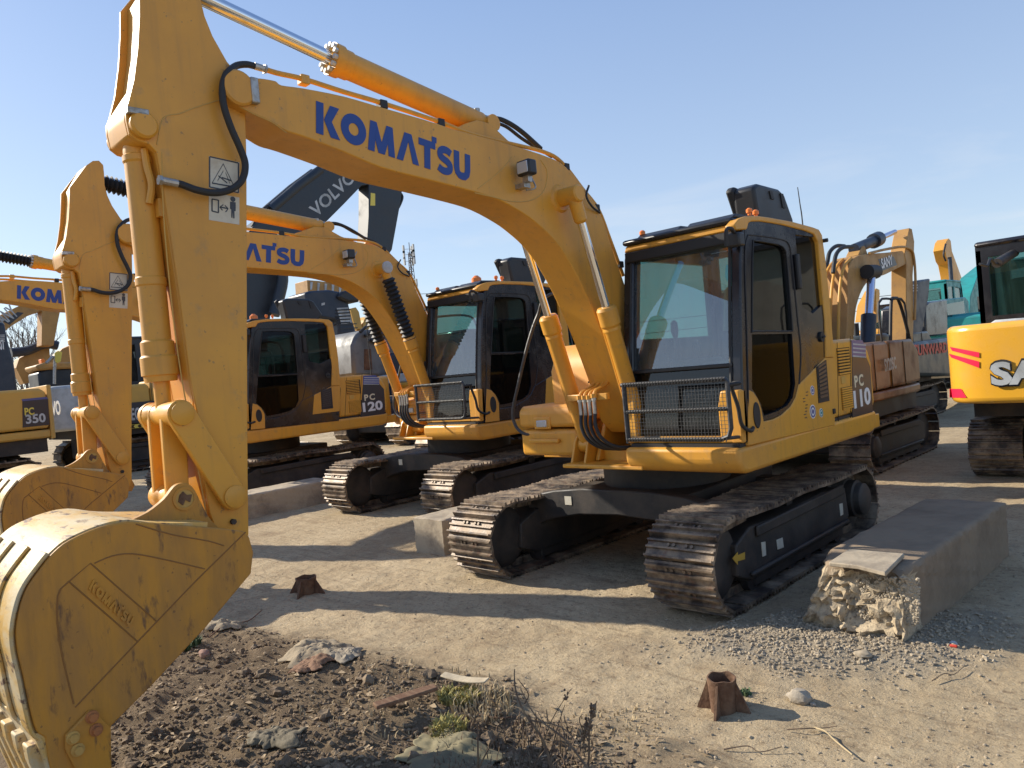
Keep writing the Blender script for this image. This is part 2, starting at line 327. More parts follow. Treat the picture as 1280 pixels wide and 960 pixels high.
def make_tracks(root, cxs, cy, sc=1.0, detail=True, und=None, gw=0.49):
    und = und or UND; sv = K.map, K.warp; K.warp = None
    for cxl in cxs:
        side = 1 if cxl > 0 else -1
        K.map = lambda v: v
        if detail not in BELTS:
            bo = belt_mesh('track_belt', hi=detail).build('track_belt', SHOE, None, smooth=25); BELTS[detail] = bo.data; bpy.data.objects.remove(bo)
        K.map = lambda v: (v[0]+cxl, v[1]+cy, v[2])
        # frame, a box beam with sloping top
        f = MB(); prof = [(-.88, .20), (-.86, .40), (-.66, .48), (-.2, .47), (.55, .50), (.98, .46), (1.02, .22), (.9, .15), (-.7, .13)]
        f.prism(prof, -.17, .17); f.prism([(-.62, .06), (.92, .08), (.92, .2), (-.62, .18)], -.15, .15)
        f.prism([(-.6, .40), (.9, .42), (.9, .50), (-.6, .475)], side*.17, side*.195)
        f.prism([(-.72, .16), (.95, .18), (.95, .21), (-.72, .19)], side*.17, side*.20)
        fr = f.build('track_frame', und, root, bevel=.012)
        b = link('track_belt', BELTS[detail], None, fr); b.location = (cxl, cy, 0)
        idl = MB(); idl.lathe((-.13, -1.0, .315), (.13, -1.0, .315), [(0, .10), (.0, .20), (.03, .245), (.09, .235), (.10, .262), (.16, .262), (.17, .235), (.23, .245), (.26, .20), (.26, .10)], 28); idl.build('idler', und, fr)
        spk = MB(); spk.lathe((-.11, 1.2, .31), (.11, 1.2, .31), [(0, .12), (.0, .19), (.08, .22), (.09, .25), (.13, .25), (.14, .22), (.22, .19), (.22, .12)], 21); spk.build('sprocket', und, fr)
        dr = MB(); dr.lathe((side*.08, 1.2, .33), (side*.25, 1.2, .33), [(0, .15), (.10, .155), (.11, .135), (.155, .13), (.17, .11)], 28); dr.build('final_drive', und, fr, smooth=40)
        for k in range(6):
            rl = MB(); yy = -.62+k*.29; rl.lathe((-.14, yy, .125), (.14, yy, .125), [(0, .05), (.0, .085), (.05, .09), (.06, .065), (.22, .065), (.23, .09), (.28, .085), (.28, .05)], 16); rl.build('roller', und, fr)
        rl = MB(); rl.lathe((-.1, .1, .505), (.1, .1, .505), [(0, .04), (.0, .05), (.2, .05), (.2, .04)], 14); rl.build('roller', und, fr)
    K.map, K.warp = sv
# ------------------------------------------------------------------ the yellow crawler excavator, traced in the place where the nearest one stands
O1 = np.array([-3.62, 5.40, 0.0])
XS = -2.43                                            # outer face of the cab side
def vb(pts3): return pts3
def komatsu(loc, sc, label, model, group, bellows=False, main=False, warp=None, extra=None, lx=0.0):
    root = empty('excavator', loc, 0, sc); tag(root, label, 'excavator', group); K.root = root
    K.map = lambda v: (v[0]-O1[0], v[1]-O1[1], v[2]-O1[2]); K.warp = None
    make_tracks(root, (-.98, .95), 5.23-O1[1]+.12, detail=True)
    if main:
        xo = -2.50+.004; sm_, K_w = K.map, None
        for pl, mt, nm in (([(915.5, 698), (922, 690), (922, 694), (931, 690), (931, 699), (922, 701.5), (922, 706)], ARR, 'arrow_decal'), ([(951.5, 678), (956.5, 677), (957.5, 694), (953, 696)], STICK, 'label_sticker'), ([(970.5, 675), (978, 672), (979.5, 684), (972, 687)], STICK, 'label_sticker'), ([(1049, 630), (1053, 629), (1054, 643), (1050.5, 645)], STICK, 'label_sticker')):
            m = MB(); m.prism(tr(pl, xo), xo-.002, xo+.002); m.build(nm, mt, smooth=0)
        m = MB(); m.prism([(4.27, .50), (4.30, .53), (4.66, .57), (4.70, .52)], -2.72, -2.52); m.build('cover_plate', SHOE, bevel=.004)
    # undercarriage centre
    m = MB(); m.prism([(-4.55, .30), (-4.55, .58), (-4.25, .64), (-3.95, .67), (-3.3, .67), (-3.0, .64), (-2.75, .58), (-2.75, .30), (-3.0, .40), (-3.2, .455), (-3.62, .475), (-4.0, .455), (-4.3, .40)], 4.72, 4.84, axis=1)
    m.prism([(4.78, .48), (4.78, .64), (6.2, .66), (6.2, .44)], -4.2, -3.05); m.box(-4.45, -2.8, 5.9, 6.05, .3, .6)
    uf = m.build('undercarriage_frame', UND, bevel=.012)
    m = MB(); m.cyl((-3.62, 5.45, .62), (-3.62, 5.45, .86), .52, seg=40); m.build('swing_ring', UND)
    plate('label_plate', [(-4.13, .53), (-4.06, .53), (-4.06, .60), (-4.13, .60)], [], STICK, 1, 4.718, .003, uf)
    # deck and skirts
    m = MB(); m.box(-4.62+lx, -3.3, 5.05, 7.15, .865, .985); m.box(-3.95, -2.47, 4.78, 7.15, .866, .984); m.box(-3.95, -3.2, 4.52, 5.3, .865, .895); deck = m.build('deck_plate', YEL, bevel=.008)
    m = MB(); m.prism([(4.50, .925), (4.55, .865), (4.62, .85), (6.85, .85), (6.93, .87), (6.97, .93), (6.97, 1.03), (4.50, 1.03)], -3.33, XS)
    sk = m.build('side_skirt', YEL, bevel=.03, bseg=3)
    m = MB(); m.box(-3.30, XS+.004-.02, 4.55, 6.94, 1.028, 1.052); m.build('skirt_seam', RUB)
    # ---------------- cab
    xc0, xc1 = -3.38, XS
    cabroot = None
    outer = tr([(935, 488), (933, 400), (931, 300), (931, 283), (934, 277), (942, 274), (1012, 288), (1020, 292), (1024, 300), (1027, 330), (1031, 380), (1034, 447), (998, 481), (994, 497), (988, 508), (976, 519), (954, 527), (951, 512), (947, 500), (941, 491)], XS)
    doorwin = spline(tr([(941, 306), (944, 301), (960, 303), (974, 306), (980, 311), (983, 322), (987, 370), (990, 410), (988, 414), (965, 414), (942, 414), (940, 411), (940, 360)], XS), 3, True)
    lowwin = tr([(940, 418), (990, 417), (994, 480), (991, 497), (984, 507), (972, 514), (955, 520), (951, 505), (944, 492), (940, 486)], XS)
    qwin = tr([(994, 293), (1018, 296), (1021, 300), (1024, 330), (1029, 380), (1016, 392), (1003, 384), (998, 340)], XS)
    cab = plate('cab_side', outer, [doorwin, lowwin, qwin], GLB, 0, xc1, .045, smooth=30)
    cab.name = 'cab'
    for nm, w_, dx in (('door_window', doorwin, .018), ('door_window', lowwin, .018), ('quarter_window', qwin, .018)):
        plate(nm, w_, [], GD2 if w_ is lowwin else GD, 0, xc1-dx, .005, cab)
    # window rubber + door seam + handle
    def loop(pl, x, r, nm, mt, par, closed=True):
        P = [(x, a, b) for a, b in pl]; P = P+[P[0]] if closed else P; return MB().tube(P, r, 6, 0).build(nm, mt, par)
    loop(doorwin, xc1+.002, .006, 'window_seal', RUB, cab)
    loop(spline(tr([(936, 540), (935, 480), (933, 400), (931, 320), (934, 297), (940, 294), (975, 299), (986, 306), (990, 330), (997, 400), (1001, 440), (999, 480)], xc1), 4), xc1+.001, .005, 'door_seam', RUB, cab, False)
    hy, hz = sx(995, 340, xc1); m = MB(); m.box(xc1, xc1+.03, hy-.025, hy+.03, hz-.13, hz+.13); m.build('door_handle', RUB, cab, bevel=.01)
    hy, hz = sx(1026, 421, xc1); m = MB(); m.cyl((xc1-.002, hy, hz), (xc1+.015, hy, hz), .04, seg=16); m.cyl((xc1+.015, hy, hz), (xc1+.02, hy, hz-.01), .02, seg=12); m.build('door_latch', RUB, cab)
    # yellow roof rail and rear post
    rail = tr([(916, 281), (922, 274), (931, 270.5), (945, 270), (960, 272), (990, 277.5), (1014, 284), (1022, 287), (1026, 294), (1031, 330), (1036, 380), (1040, 430), (1041, 447), (1031, 447), (1030, 400), (1027, 370), (1023, 325), (1021, 303), (1016, 293), (1005, 288.5), (975, 281), (950, 277), (938, 277), (934, 279), (932, 287), (918, 288)], xc1)
    m = MB(); m.prism(rail, xc1-.06, xc1+.012); m.build('roof_rail', YEL, cab, bevel=.008)
    # front posts, roof, rear and left sides
    yb, yt = 4.60, 4.80; zb, zt = 1.05, 2.52
    def fyz(z): return yb+(yt-yb)*((z-zb)/(zt-zb))**1.5 if z > zb else yb
    for xa, xb in ((xc1-.075, xc1-.002), (xc0, xc0+.085)):
        m = MB(); zs = [1.05+i*(2.43-1.05)/10 for i in range(11)]
        pl = [(fyz(z), z) for z in zs]+[(fyz(2.47)+.03, 2.48)]+[(fyz(2.47)+.13, 2.48)]+[(fyz(z)+.10, z) for z in zs[::-1]]
        m.prism(pl, xa, xb); m.build('front_post', GLB, cab, bevel=.012)
    m = MB(); m.prism([(xc1-.05, 2.455), (xc1-.04, 2.50), (xc0+.03, 2.50), (xc0+.01, 2.455)], yt-.035, yt+.05, axis=1); m.build('roof_front_trim', YEL, cab, bevel=.01)
    m = MB(); m.box(xc0+.02, xc1-.05, yt-.045, yt+.02, 2.375, 2.453); m.build('window_header', RUB, cab, bevel=.008)
    m = MB(); m.box(xc0+.01, xc1-.04, yt-.055, 6.02, 2.502, 2.545); m.build('roof_panel', BLK, cab, bevel=.02)
    for k in range(2): m = MB(); x0_ = xc0+.12+k*.42; m.prism([(yt-.02, 2.545), (yt+.03, 2.575), (yt+.3, 2.58), (yt+.34, 2.545)], x0_, x0_+.36); m.build('roof_vent_strip', BLK, cab, bevel=.01)
    # left side: post frames and glass
    lo = [(4.60, 1.05), (4.66, 1.6), (4.78, 2.4), (4.82, 2.50), (6.02, 2.50), (6.05, 2.42), (6.0, 1.05)]
    plate('left_side_frame', lo, [[(4.79, 1.80), (4.86, 2.40), (5.90, 2.40), (5.90, 1.80)]], GLB, 0, xc0+.04, .04, cab)
    for q in ([(4.79, 1.80), (4.86, 2.40), (5.90, 2.40), (5.90, 1.80)],): plate('left_window', q, [], GT, 0, xc0+.025, .005, cab)
    plate('cab_rear_wall', [(xc0+.02, 1.05), (xc1-.05, 1.05), (xc1-.05, 2.5), (xc0+.02, 2.5)], [[(xc0+.09, 1.62), (xc1-.26, 1.62), (xc1-.26, 2.45), (xc0+.09, 2.45)]], BLK, 1, 6.03, .04, cab)
    plate('rear_window', [(xc0+.09, 1.62), (xc1-.26, 1.62), (xc1-.26, 2.45), (xc0+.09, 2.45)], [], GT, 1, 6.01, .005, cab)
    # windscreen: upper and lower panes, lower frame
    def pane(z0, z1, xa, xb, off, mt, nm, par=cab):
        zs = [z0+(z1-z0)*i/8 for i in range(9)]; a = [(xa, fyz(z)+off, z) for z in zs]; b = [(xb, fyz(z)+off, z) for z in zs]; return MB().strip(a, b).build(nm, mt, par, smooth=60, flip=False)
    pane(1.575, 2.43, xc0+.07, xc1-.07, .03, GW, 'windscreen')
    pane(1.10, 1.555, xc0+.07, xc1-.07, .03, GD, 'lower_windscreen')
    m = MB(); m.box(xc0+.07, xc1-.07, fyz(1.56)-.005, fyz(1.56)+.05, 1.552, 1.578); m.build('windscreen_crossbar', BLK, cab, bevel=.005)
    for a, b in ((xc1-.085, xc1-.06), (xc0+.06, xc0+.085)): m = MB(); m.tube([(a, fyz(1.1+i*.26)+.005, 1.1+i*.26) for i in range(6)], .011, 6); m.build('windscreen_seal', RUB, cab)
    # interior
    m = MB(); m.prism([(5.25, 1.45), (5.30, 1.58), (5.62, 1.60), (5.72, 1.52), (5.70, 1.42), (5.3, 1.38)], -3.15, -2.72); m.build('seat', SEATM, cab, bevel=.04)
    m = MB(); m.prism([(5.62, 1.56), (5.74, 2.12), (5.80, 2.2), (5.86, 2.16), (5.78, 1.5)], -3.13, -2.74); m.build('seat_back', SEATM, cab, bevel=.04)
    m = MB(); m.box(-3.28, -3.17, 5.1, 5.75, 1.1, 1.62); m.box(-2.70, -2.60, 5.15, 5.75, 1.1, 1.60); m.box(-3.1, -2.75, 5.3, 5.75, 1.05, 1.4); m.build('console', BLK, cab, bevel=.02)
    for xx in (-3.22, -2.65): m = MB(); m.tube([(xx, 5.2, 1.6), (xx, 5.14, 1.72), (xx, 5.13, 1.84)], .015, 8); m.lathe((xx, 5.13, 1.80), (xx, 5.125, 1.93), [(0, .02), (.05, .03), (.11, .027), (.13, .01)], 10); m.build('joystick', RUB, cab)
    m = MB(); m.box(xc0+.05, xc1-.05, 4.62, 6.0, 1.052, 1.075); m.build('cab_floor', BLK, cab)
    m = MB(); m.box(-2.68, -2.56, 4.84, 4.87, 1.62, 1.80); m.build('monitor', BLK, cab, bevel=.01)
    # yellow lower cab pieces
    arc = tr([(935, 557), (935, 487), (941, 490), (947, 499), (951, 511), (954, 527), (966, 524), (976, 519), (988, 508), (994, 497), (998, 481), (1010, 469), (1031, 447), (1041, 447), (1042, 455), (1043, 531.5)], xc1)
    m = MB(); m.prism(arc, xc1-.05, xc1+.006); lp = m.build('cab_lower_panel', YEL if main else GLB, cab, bevel=.006)
    if not main:
        m = MB(); m.prism(tr([(935, 556), (935, 487), (941, 490), (947, 499), (952, 515), (954, 552)], xc1), xc1+.004, xc1+.010); m.build('front_side_panel', YEL, cab, bevel=.004)
        m = MB(); m.prism(tr([(1012, 468), (1031, 448), (1041, 447), (1043, 508), (1012, 516)], xc1), xc1+.004, xc1+.009); m.build('rear_side_panel', YEL, cab, bevel=.004)
    m = MB(); m.prism([(xc1-.06, 1.055), (xc1-.06, 1.40), (xc1-.14, 1.40), (xc1-.165, 1.30), (xc1-.165, 1.055)], 4.575, 4.62, axis=1); m.box(xc0+.03, xc0+.12, 4.575, 4.63, 1.055, 1.44); m.box(xc0+.12, xc1-.16, 4.575, 4.62, 1.055, 1.10)
    m.box(xc1-.08, xc1-.002, 4.57, 4.66, 1.055, 1.40); m.build('front_corner_panel', YEL, cab, bevel=.01)
    cy_, cz_ = sx(944.5, 519, xc1)
    m = MB(); q = [(cy_+.052*math.cos(t)*.9, cz_+.088*math.sin(t)) for t in np.linspace(0, 2*math.pi, 24, endpoint=False)]; m.prism(q, xc1+.006, xc1+.014); m.build('round_mirror_plate', RUB, cab, bevel=.004)
    # side vent in the lower panel
    vq = tr([(1020, 459), (1032, 450), (1036, 501), (1023, 504)], xc1+.006)
    m = MB(); m.prism(vq, xc1+.006, xc1+.012); v_ = m.build('cab_vent', RUB, cab)
    m = MB()
    for i in range(9):
        t = (i+.6)/9.8; a = np.array(vq[0])*(1-t)+np.array(vq[3])*t; b = np.array(vq[1])*(1-t)+np.array(vq[2])*t; a = a+(b-a)*.1; b = a+(b-a)*.85
        m.prism([tuple(a), tuple(b), (b[0], b[1]+.018), (a[0], a[1]+.018)], xc1+.012, xc1+.017)
    m.build('vent_slats', DECG, v_)
    # ---------------- engine house and counterweight
    zt_ = 1.67; hprof = [(6.07, 1.05), (6.95, 1.055), (6.99, 1.10), (6.985, 1.45), (6.93, 1.56), (6.80, 1.645), (6.60, zt_), (6.07, zt_)]
    m = MB(); m.prism(hprof, -4.70+lx, xc1-.012); hs = m.build('engine_house', YEL, bevel=.03, bseg=3)
    m = MB(); m.prism([(-4.6+lx, 6.85), (-4.6+lx, 7.15), (-4.35+lx, 7.38), (-3.9, 7.47), (-3.3, 7.47), (-2.9, 7.38), (-2.62, 7.15), (-2.52, 6.85)], .90, 1.62, axis=2); cw = m.build('counterweight', YEL, bevel=.05, bseg=3)
    dec = tr([(1066.5, 446), (1084, 446), (1089, 458), (1092, 500), (1092, 518), (1067, 524)], xc1)
    x_ = xc1-.012
    m = MB(); m.prism(dec, x_, x_+.004); dc = m.build('model_decal', DECG, hs)
    st = tr([(1066, 425), (1079, 425), (1083, 433), (1084, 446), (1066.5, 446)], xc1)
    m = MB(); m.prism(st, x_, x_+.004); m.build('stripe_decal', BLUE2, hs)
    for py_ in (429, 434, 439, 444):
        a = sx(1067, py_, xc1); b = sx(1083.5, py_+1.5, xc1); m = MB(); m.prism([a, b, (b[0], b[1]-.012), (a[0], a[1]-.012)], x_+.004, x_+.006); m.build('stripe', LGREY, hs, smooth=0)
    o_ = on(1069, 484, 0, x_+.005); u_ = (0, 1, 0); 
    text('PC', on(1068.5, 484, 0, x_+.004), (0, 1, .02), (0, 0, 1), .095, CREAM, dc, bold=.03, width=.20, spacing=1.3)
    text(model, on(1068, 510, 0, x_+.004), (0, 1, .02), (0, 0, 1), .14, WHITE, dc, bold=.035, width=.38)
    for y0_, y1_, z0_, z1_, k in ((6.24, 6.50, 1.38, 1.60, 9), (6.26, 6.50, 1.10, 1.28, 10)):
        m = MB(); m.box(x_-.002, x_+.003, y0_, y1_, z0_, z1_); lv = m.build('louvre_backing', SEAM, hs)
        m = MB()
        for i in range(k): z = z0_+(z1_-z0_)*(i+.5)/k; m.prism([(y0_, z-.007), (y1_-.03, z-.007), (y1_-.03, z+.006), (y0_, z+.006)], x_+.001, x_+.012)
        m.build('louvre', YEL, lv)
    m = MB(); m.box(x_, x_+.006, 6.28, 6.36, 1.31, 1.37); m.build('latch_plate', YEL2, hs, bevel=.004)
    y_, z_ = sx(1041, 514, xc1); m = MB(); m.box(x_, x_+.03, y_-.02, y_+.02, z_-.02, z_+.02); m.build('rubber_stop', RUB, hs, bevel=.005)
    # seam lines on the side
    for p0, p1 in (((1041, 450), (1043, 530)), ((1064.5, 420), (1065, 526)), ((1048, 428), (1050, 529))):
        a = sx(*p0, xc1); b = sx(*p1, xc1); m = MB(); m.prism([a, (a[0]+.006, a[1]), (b[0]+.006, b[1]), b], x_-.002, x_+.002); m.build('panel_seam', SEAM, hs, smooth=0)
    if main:
        for (px, py, r, mt) in ((1015.5, 488, .036, BLUE2), (1016, 514.5, .052, BLUE2), (1026.5, 516, .034, TEAL)):
            y_, z_ = sx(px, py, xc1+.007); s_ = MB(); s_.prism(circ((y_, z_), r, 20), xc1+.006, xc1+.008); bd = s_.build('round_sticker', WHITE, cab, smooth=0)
            s_ = MB(); [s_.prism(q, xc1+.008, xc1+.0095) for q in ringq(y_, z_, r*.86, r*.62, 16)]; s_.prism(circ((y_, z_), r*.36, 8), xc1+.008, xc1+.0095); s_.build('sticker_ring', mt, bd, smooth=0)
        m = MB(); rr = random.Random(2)
        for i in range(9):
            y_, z_ = sx(1007+rr.uniform(-2, 2), 490+i*4, xc1+.007); m.box(xc1+.006, xc1+.0075, y_-.018, y_+.018, z_-.004, z_+.003)
        m.build('script_sticker', DECG, cab, smooth=0)
    # ---------------- roof hatch, antenna, small lamps
    m = MB(); hq = [(5.06, 2.56), (5.02, 2.74), (5.10, 2.82), (5.55, 2.84), (5.72, 2.78), (5.96, 2.58), (5.3, 2.53)]
    hq = tr([(950, 284), (942, 233), (948, 229), (974, 236), (981, 243), (993, 277), (988, 292)], -2.62)
    m.prism(hq, -2.80, -2.62); ht = m.build('roof_hatch', BLK, cab, bevel=.025, bseg=3)
    m = MB(); hq = tr([(929, 281), (915, 238), (918, 233), (923, 235), (934, 255), (939, 283)], -2.78); m.prism(hq, -2.84, -2.78); m.build('hatch_lid', RUB, ht, bevel=.015)
    for px, py, a, b in ((963, 244, .05, .03), (977, 251, .05, .055)):
        y_, z_ = sx(px, py, -2.62); m = MB(); m.prism([(y_-a/2, z_+b), (y_+a/2, z_+b), (y_+a*.9, z_-b), (y_, z_-b)], -2.622, -2.612); m.build('hatch_vent', RUB, ht)
    m = MB(); p = on(1003, 277, 0, -3.0); m.tube([(p[0], p[1], 1.66), (p[0], p[1], 2.3), p, on(1000, 255, 0, -3.0), on(997, 234, 0, -3.0)], lambda t: .009-.005*t, 6); m.build('antenna', RUB, cab)
    for px, py in ((937, 270), (945, 272)): p = on(px, py, 0, -2.5); m = MB(); m.lathe(p, p+np.array([0, 0, .06]), [(0, .013), (.02, .013), (.022, .022), (.045, .022), (.055, .01)], 12); m.build('roof_plug', ORA, cab)
    p = fy(803, 292, 4.83); m = MB(); m.lathe((p[0], 4.83, 2.55), (p[0], 4.83, 2.6), [(0, .013), (.02, .013), (.022, .022), (.045, .022), (.055, .01)], 12); m.build('roof_plug', ORA, cab)
    y_, z_ = sx(1029, 301, xc1); m = MB(); m.cyl((xc1, y_, z_), (xc1+.035, y_, z_), .016, seg=10); m.build('rear_stud', RUB, cab)
    if bellows: 
        m = MB(); p = (-2.75, 5.0, 2.55); m.lathe(p, (p[0], p[1], 2.7), [(0, .07), (.02, .07), (.03, .06), (.09, .055), (.12, .02)], 16); m.build('beacon_lamp', ORA, cab)
    # mirror bracket at the right front corner
    Y = 4.68; m = MB(); m.tube([(fy(918, 287, Y)[0], Y, fy(918, 292, Y)[1]), (fy(914, 286, Y-.06)[0], Y-.06, fy(914, 286, Y-.06)[1]), (fy(908, 287, Y-.1)[0], Y-.1, fy(908, 288, Y-.1)[1]), (fy(907, 298, Y-.1)[0], Y-.1, fy(907, 308, Y-.1)[1])], .013, 8); m.build('grab_handle', RUB, cab)
    m = MB(); a = fy(914, 302, 4.7); m.box(a[0]-.02, a[0]+.08, 4.66, 4.74, a[1]-.04, a[1]+.05); m.build('mirror_bracket', BLK, cab, bevel=.012)
    m = MB(); a = fy(784, 452, 4.6); m.tube([(fy(778, 455, 4.6)[0], 4.6, 1.62), (fy(782, 430, 4.62)[0], 4.62, 1.76)], .012, 6); m.box(fy(779, 455, 4.6)[0]-.012, fy(779, 455, 4.6)[0]+.02, 4.58, 4.61, 1.58, 1.72); m.build('wiper', RUB, cab)
    # ---------------- front guard with mesh
    gy = 4.30; gx0, gx1, gz0, gz1 = -3.14, -2.36, 1.115, 1.49
    fr = MB(); fr.tube([(gx0, gy, gz0), (gx0, gy, gz1)], .016, 8, 0); fr.tube([(gx0-.02, gy, gz1), (gx1-.01, gy, gz1), (gx1, gy, gz1-.02), (gx1, gy, gz0+.07), (gx1-.02, gy, gz0+.02), (gx1-.07, gy, gz0), (gx0, gy, gz0)], .015, 8, 0)
    fr.tube([(gx0, gy, 1.305), (gx1, gy, 1.305)], .014, 8, 0)
    gd = fr.build('front_guard', PIPEB)
    m = MB()
    for z in (gz0, 1.305, gz1):
        for i in range(int((gx1-gx0)/.022)): x = gx0+i*.022; m.tube([(x, gy-.018, z-.012), (x+.01, gy-.019, z+.012)], .004, 4, 0)
    m.build('spiral_wrap', RUB, gd, smooth=0)
    m = MB(); x = gx0+.02
    while x < gx1: m.box(x-.0012, x+.0012, gy-.0012, gy+.0012, gz0, gz1); x += .024
    z = gz0+.02
    while z < gz1: m.box(gx0, gx1, gy+.0014, gy+.004, z-.0012, z+.0012); z += .024
    m.build('wire_mesh', WIRE, gd, smooth=0)
    for gx_ in (gx0+.05, gx1-.1): m = MB(); m.tube([(gx_, gy, gz0), (gx_, 4.60, gz0-.02)], .012, 6, 0); m.build('guard_bracket', PIPEB, gd)
    m = MB(); m.tube([(gx1+.0, gy, 1.45), (gx1+.05, gy+.06, 1.455), (xc1+.015, 4.45, 1.44), (xc1+.02, 4.50, 1.30), (xc1+.02, 4.53, 1.18), (xc1+.03, 4.62, 1.13), (xc1+.01, 4.70, 1.14)], .013, 8); m.build('side_grab_rail', RUB, gd)
    # ---------------- left side boxes, tanks, handrail
    m = MB(); m.prism([(4.70, .93), (4.70, 1.15), (5.3, 1.15), (5.3, .93)], -4.55+lx, -3.92+lx*.6); tb = m.build('toolbox', YEL, bevel=.035, bseg=3)
    m = MB(); m.prism([(4.69, 1.165), (4.69, 1.31), (4.74, 1.345), (5.3, 1.345), (5.3, 1.165)], -4.55+lx, -3.92+lx*.6); up = m.build('toolbox_lid', YEL, tb, bevel=.035, bseg=3)
    a = fy(678, 529, 4.69); a = (a[0]+lx, a[1]); m = MB(); m.box(a[0]-.09, a[0]+.09, 4.68, 4.70, a[1]-.05, a[1]+.05); rc = m.build('lamp_recess', YEL, up, bevel=.012); m = MB(); m.box(a[0]-.05, a[0]+.06, 4.665, 4.685, a[1]-.03, a[1]+.025); m.build('work_lamp', LENS, rc, bevel=.006)
    m = MB(); m.box(-4.42+lx, -4.1+lx, 4.66, 4.70, 1.04, 1.075); m.build('toolbox_handle', YEL, tb, bevel=.012)
    if not lx:
        m = MB(); m.prism([(5.0, 1.1), (5.0, 1.62), (5.08, 1.78), (5.16, 1.83), (6.05, 1.83), (6.05, 1.1)], -4.42+lx, -3.90+lx*.5); tk = m.build('hydraulic_tank', YEL, bevel=.035, bseg=3)
        m = MB(); m.box(-3.95, -3.55, 4.95, 5.25, 1.2, 1.5); m.box(-3.95, -3.55, 5.1, 5.45, 1.5, 1.62); m.box(-3.95, -3.50, 5.30, 5.7, 1.62, 1.80); m.build('step_box', YEL, bevel=.015)
        for y_, z_ in ((4.94, 1.50), (5.09, 1.62)): m = MB(); m.box(-3.96, -3.56, y_, y_+.02, z_, z_+.015); m.build('step_edge', SEAM, smooth=0)
    m = MB(); P = [(667, 543, 4.72), (655, 542, 4.70), (645, 533, 4.70), (641, 515, 4.70), (648, 480, 4.72), (660, 430, 4.78), (672, 395, 4.85), (688, 368, 4.95)]
    m.tube([on(a, b, 1, c)+np.array([lx, 0, 0]) for a, b, c in P]+[(-4.50+lx, 5.9, 2.35), (-4.5+lx, 6.1, 2.2), (-4.5+lx, 6.1, 1.7)], .014, 8); m.build('handrail', PIPEB)
    # ---------------- boom
    XA, XB = -3.43, -3.72; K.warp = warp
    top = [(293, 97), (300, 95.5), (318, 97), (330, 98), (345, 101), (352, 106), (380, 110), (430, 120), (478, 134), (530, 149), (577, 164), (640, 181), (688, 197), (708, 209), (734, 240), (752, 270), (767, 315), (779, 350)]
    bot = [(776, 480), (764, 446), (752, 414), (738, 380), (723, 348), (706, 318), (690, 297), (673, 281), (656, 268), (626, 251), (593, 240), (536, 225), (478, 210), (430, 190), (380, 171), (358, 164), (340, 153), (318, 143), (300, 134), (288, 127), (283, 115), (286, 102)]
    T = tr(top, XA); Bt = tr(bot, XA)
    foot = [(4.93, 2.0), (5.02, 1.6), (5.05, 1.3), (5.0, 1.15), (4.88, 1.1), (4.76, 1.2)]
    m = MB(); m.prism(spline(T, 3)+foot+spline(Bt, 3), XB, XA); bm_ = m.build('boom', YEL, bevel=.007)
    # raised flange plates along the edge, weld seams
    tc_ = sx(297, 111, XA); m = MB(); m.lathe((XA-.002, *tc_), (XA+.03, *tc_), [(0, .085), (.02, .085), (.03, .075)], 28); m.build('pin_boss', YEL, bm_, smooth=30)
    m = MB(); a = sx(319, 112, XA+.03); m.box(XA+.004, XA+.035, a[0]-.02, a[0]+.02, a[1]-.065, a[1]+.06); m.build('pin_lock', STL, bm_, bevel=.006)
    def weld(pts, x, par, r=.004, nm='weld_seam', mt=None):
        m = MB(); m.tube([(x, *sx(a, b, x)) for a, b in pts], r, 5, 4); return m.build(nm, mt or YEL2, par)
    weld([(296, 131), (318, 143), (340, 153), (358, 166)], XA, bm_, .003); weld([(597, 236), (625, 214), (640, 196)], XA, bm_, .003); weld([(593, 241), (615, 246), (640, 252), (665, 250), (680, 238), (684, 215), (676, 200)], XA, bm_, .004)
    logo(on(395, 166, 0, XA+.001), on(588, 228, 0, XA+.001), on(395, 126, 0, XA+.001), BLUE, bm_)
    # lamp
    lc = on(660, 210, 0, XA+.10); m = MB(); m.box(lc[0]-.065, lc[0]+.05, lc[1]-.045, lc[1]+.035, lc[2]-.05, lc[2]+.05); lp = m.build('work_lamp', BLK, bm_, bevel=.014)
    m = MB(); m.box(lc[0]-.05, lc[0]+.04, lc[1]-.052, lc[1]-.046, lc[2]-.036, lc[2]+.036); m.build('lens', LENS, lp, bevel=.008)
    m = MB(); m.box(lc[0]-.04, lc[0]+.01, lc[1]-.02, lc[1]+.02, lc[2]-.09, lc[2]-.05); m.box(XA-.001, lc[0]-.02, lc[1]-.03, lc[1]+.03, lc[2]-.12, lc[2]-.09); m.tube([(XA+.02, lc[1]+.05, lc[2]-.12), (XA+.07, lc[1]+.09, lc[2]-.11), (XA+.03, lc[1]+.10, lc[2]-.02), (XA+.01, lc[1]+.15, lc[2]+.05)], .006, 6); m.build('lamp_bracket', STL, lp)
    # hydraulic tubes along the top
    P = [(318, 82), (345, 91), (380, 99), (430, 115), (478, 129), (545, 151), (590, 168), (640, 180), (680, 190), (702, 203), (728, 236), (748, 262), (762, 298), (773, 328), (779, 345)]
    for k, dx in enumerate((.0, -.27)):
        m = MB(); m.tube([on(a, b, 0, XA-.03)+np.array([dx, 0, .0]) for a, b in P], .014, 8, 4); m.build('hydraulic_tube', YEL, bm_)
    m = MB(); m.tube([on(a, b, 0, XA-.05)+np.array([-.05, .0, -.015]) for a, b in P[8:]], .012, 8, 4); m.build('hydraulic_tube', YEL, bm_)
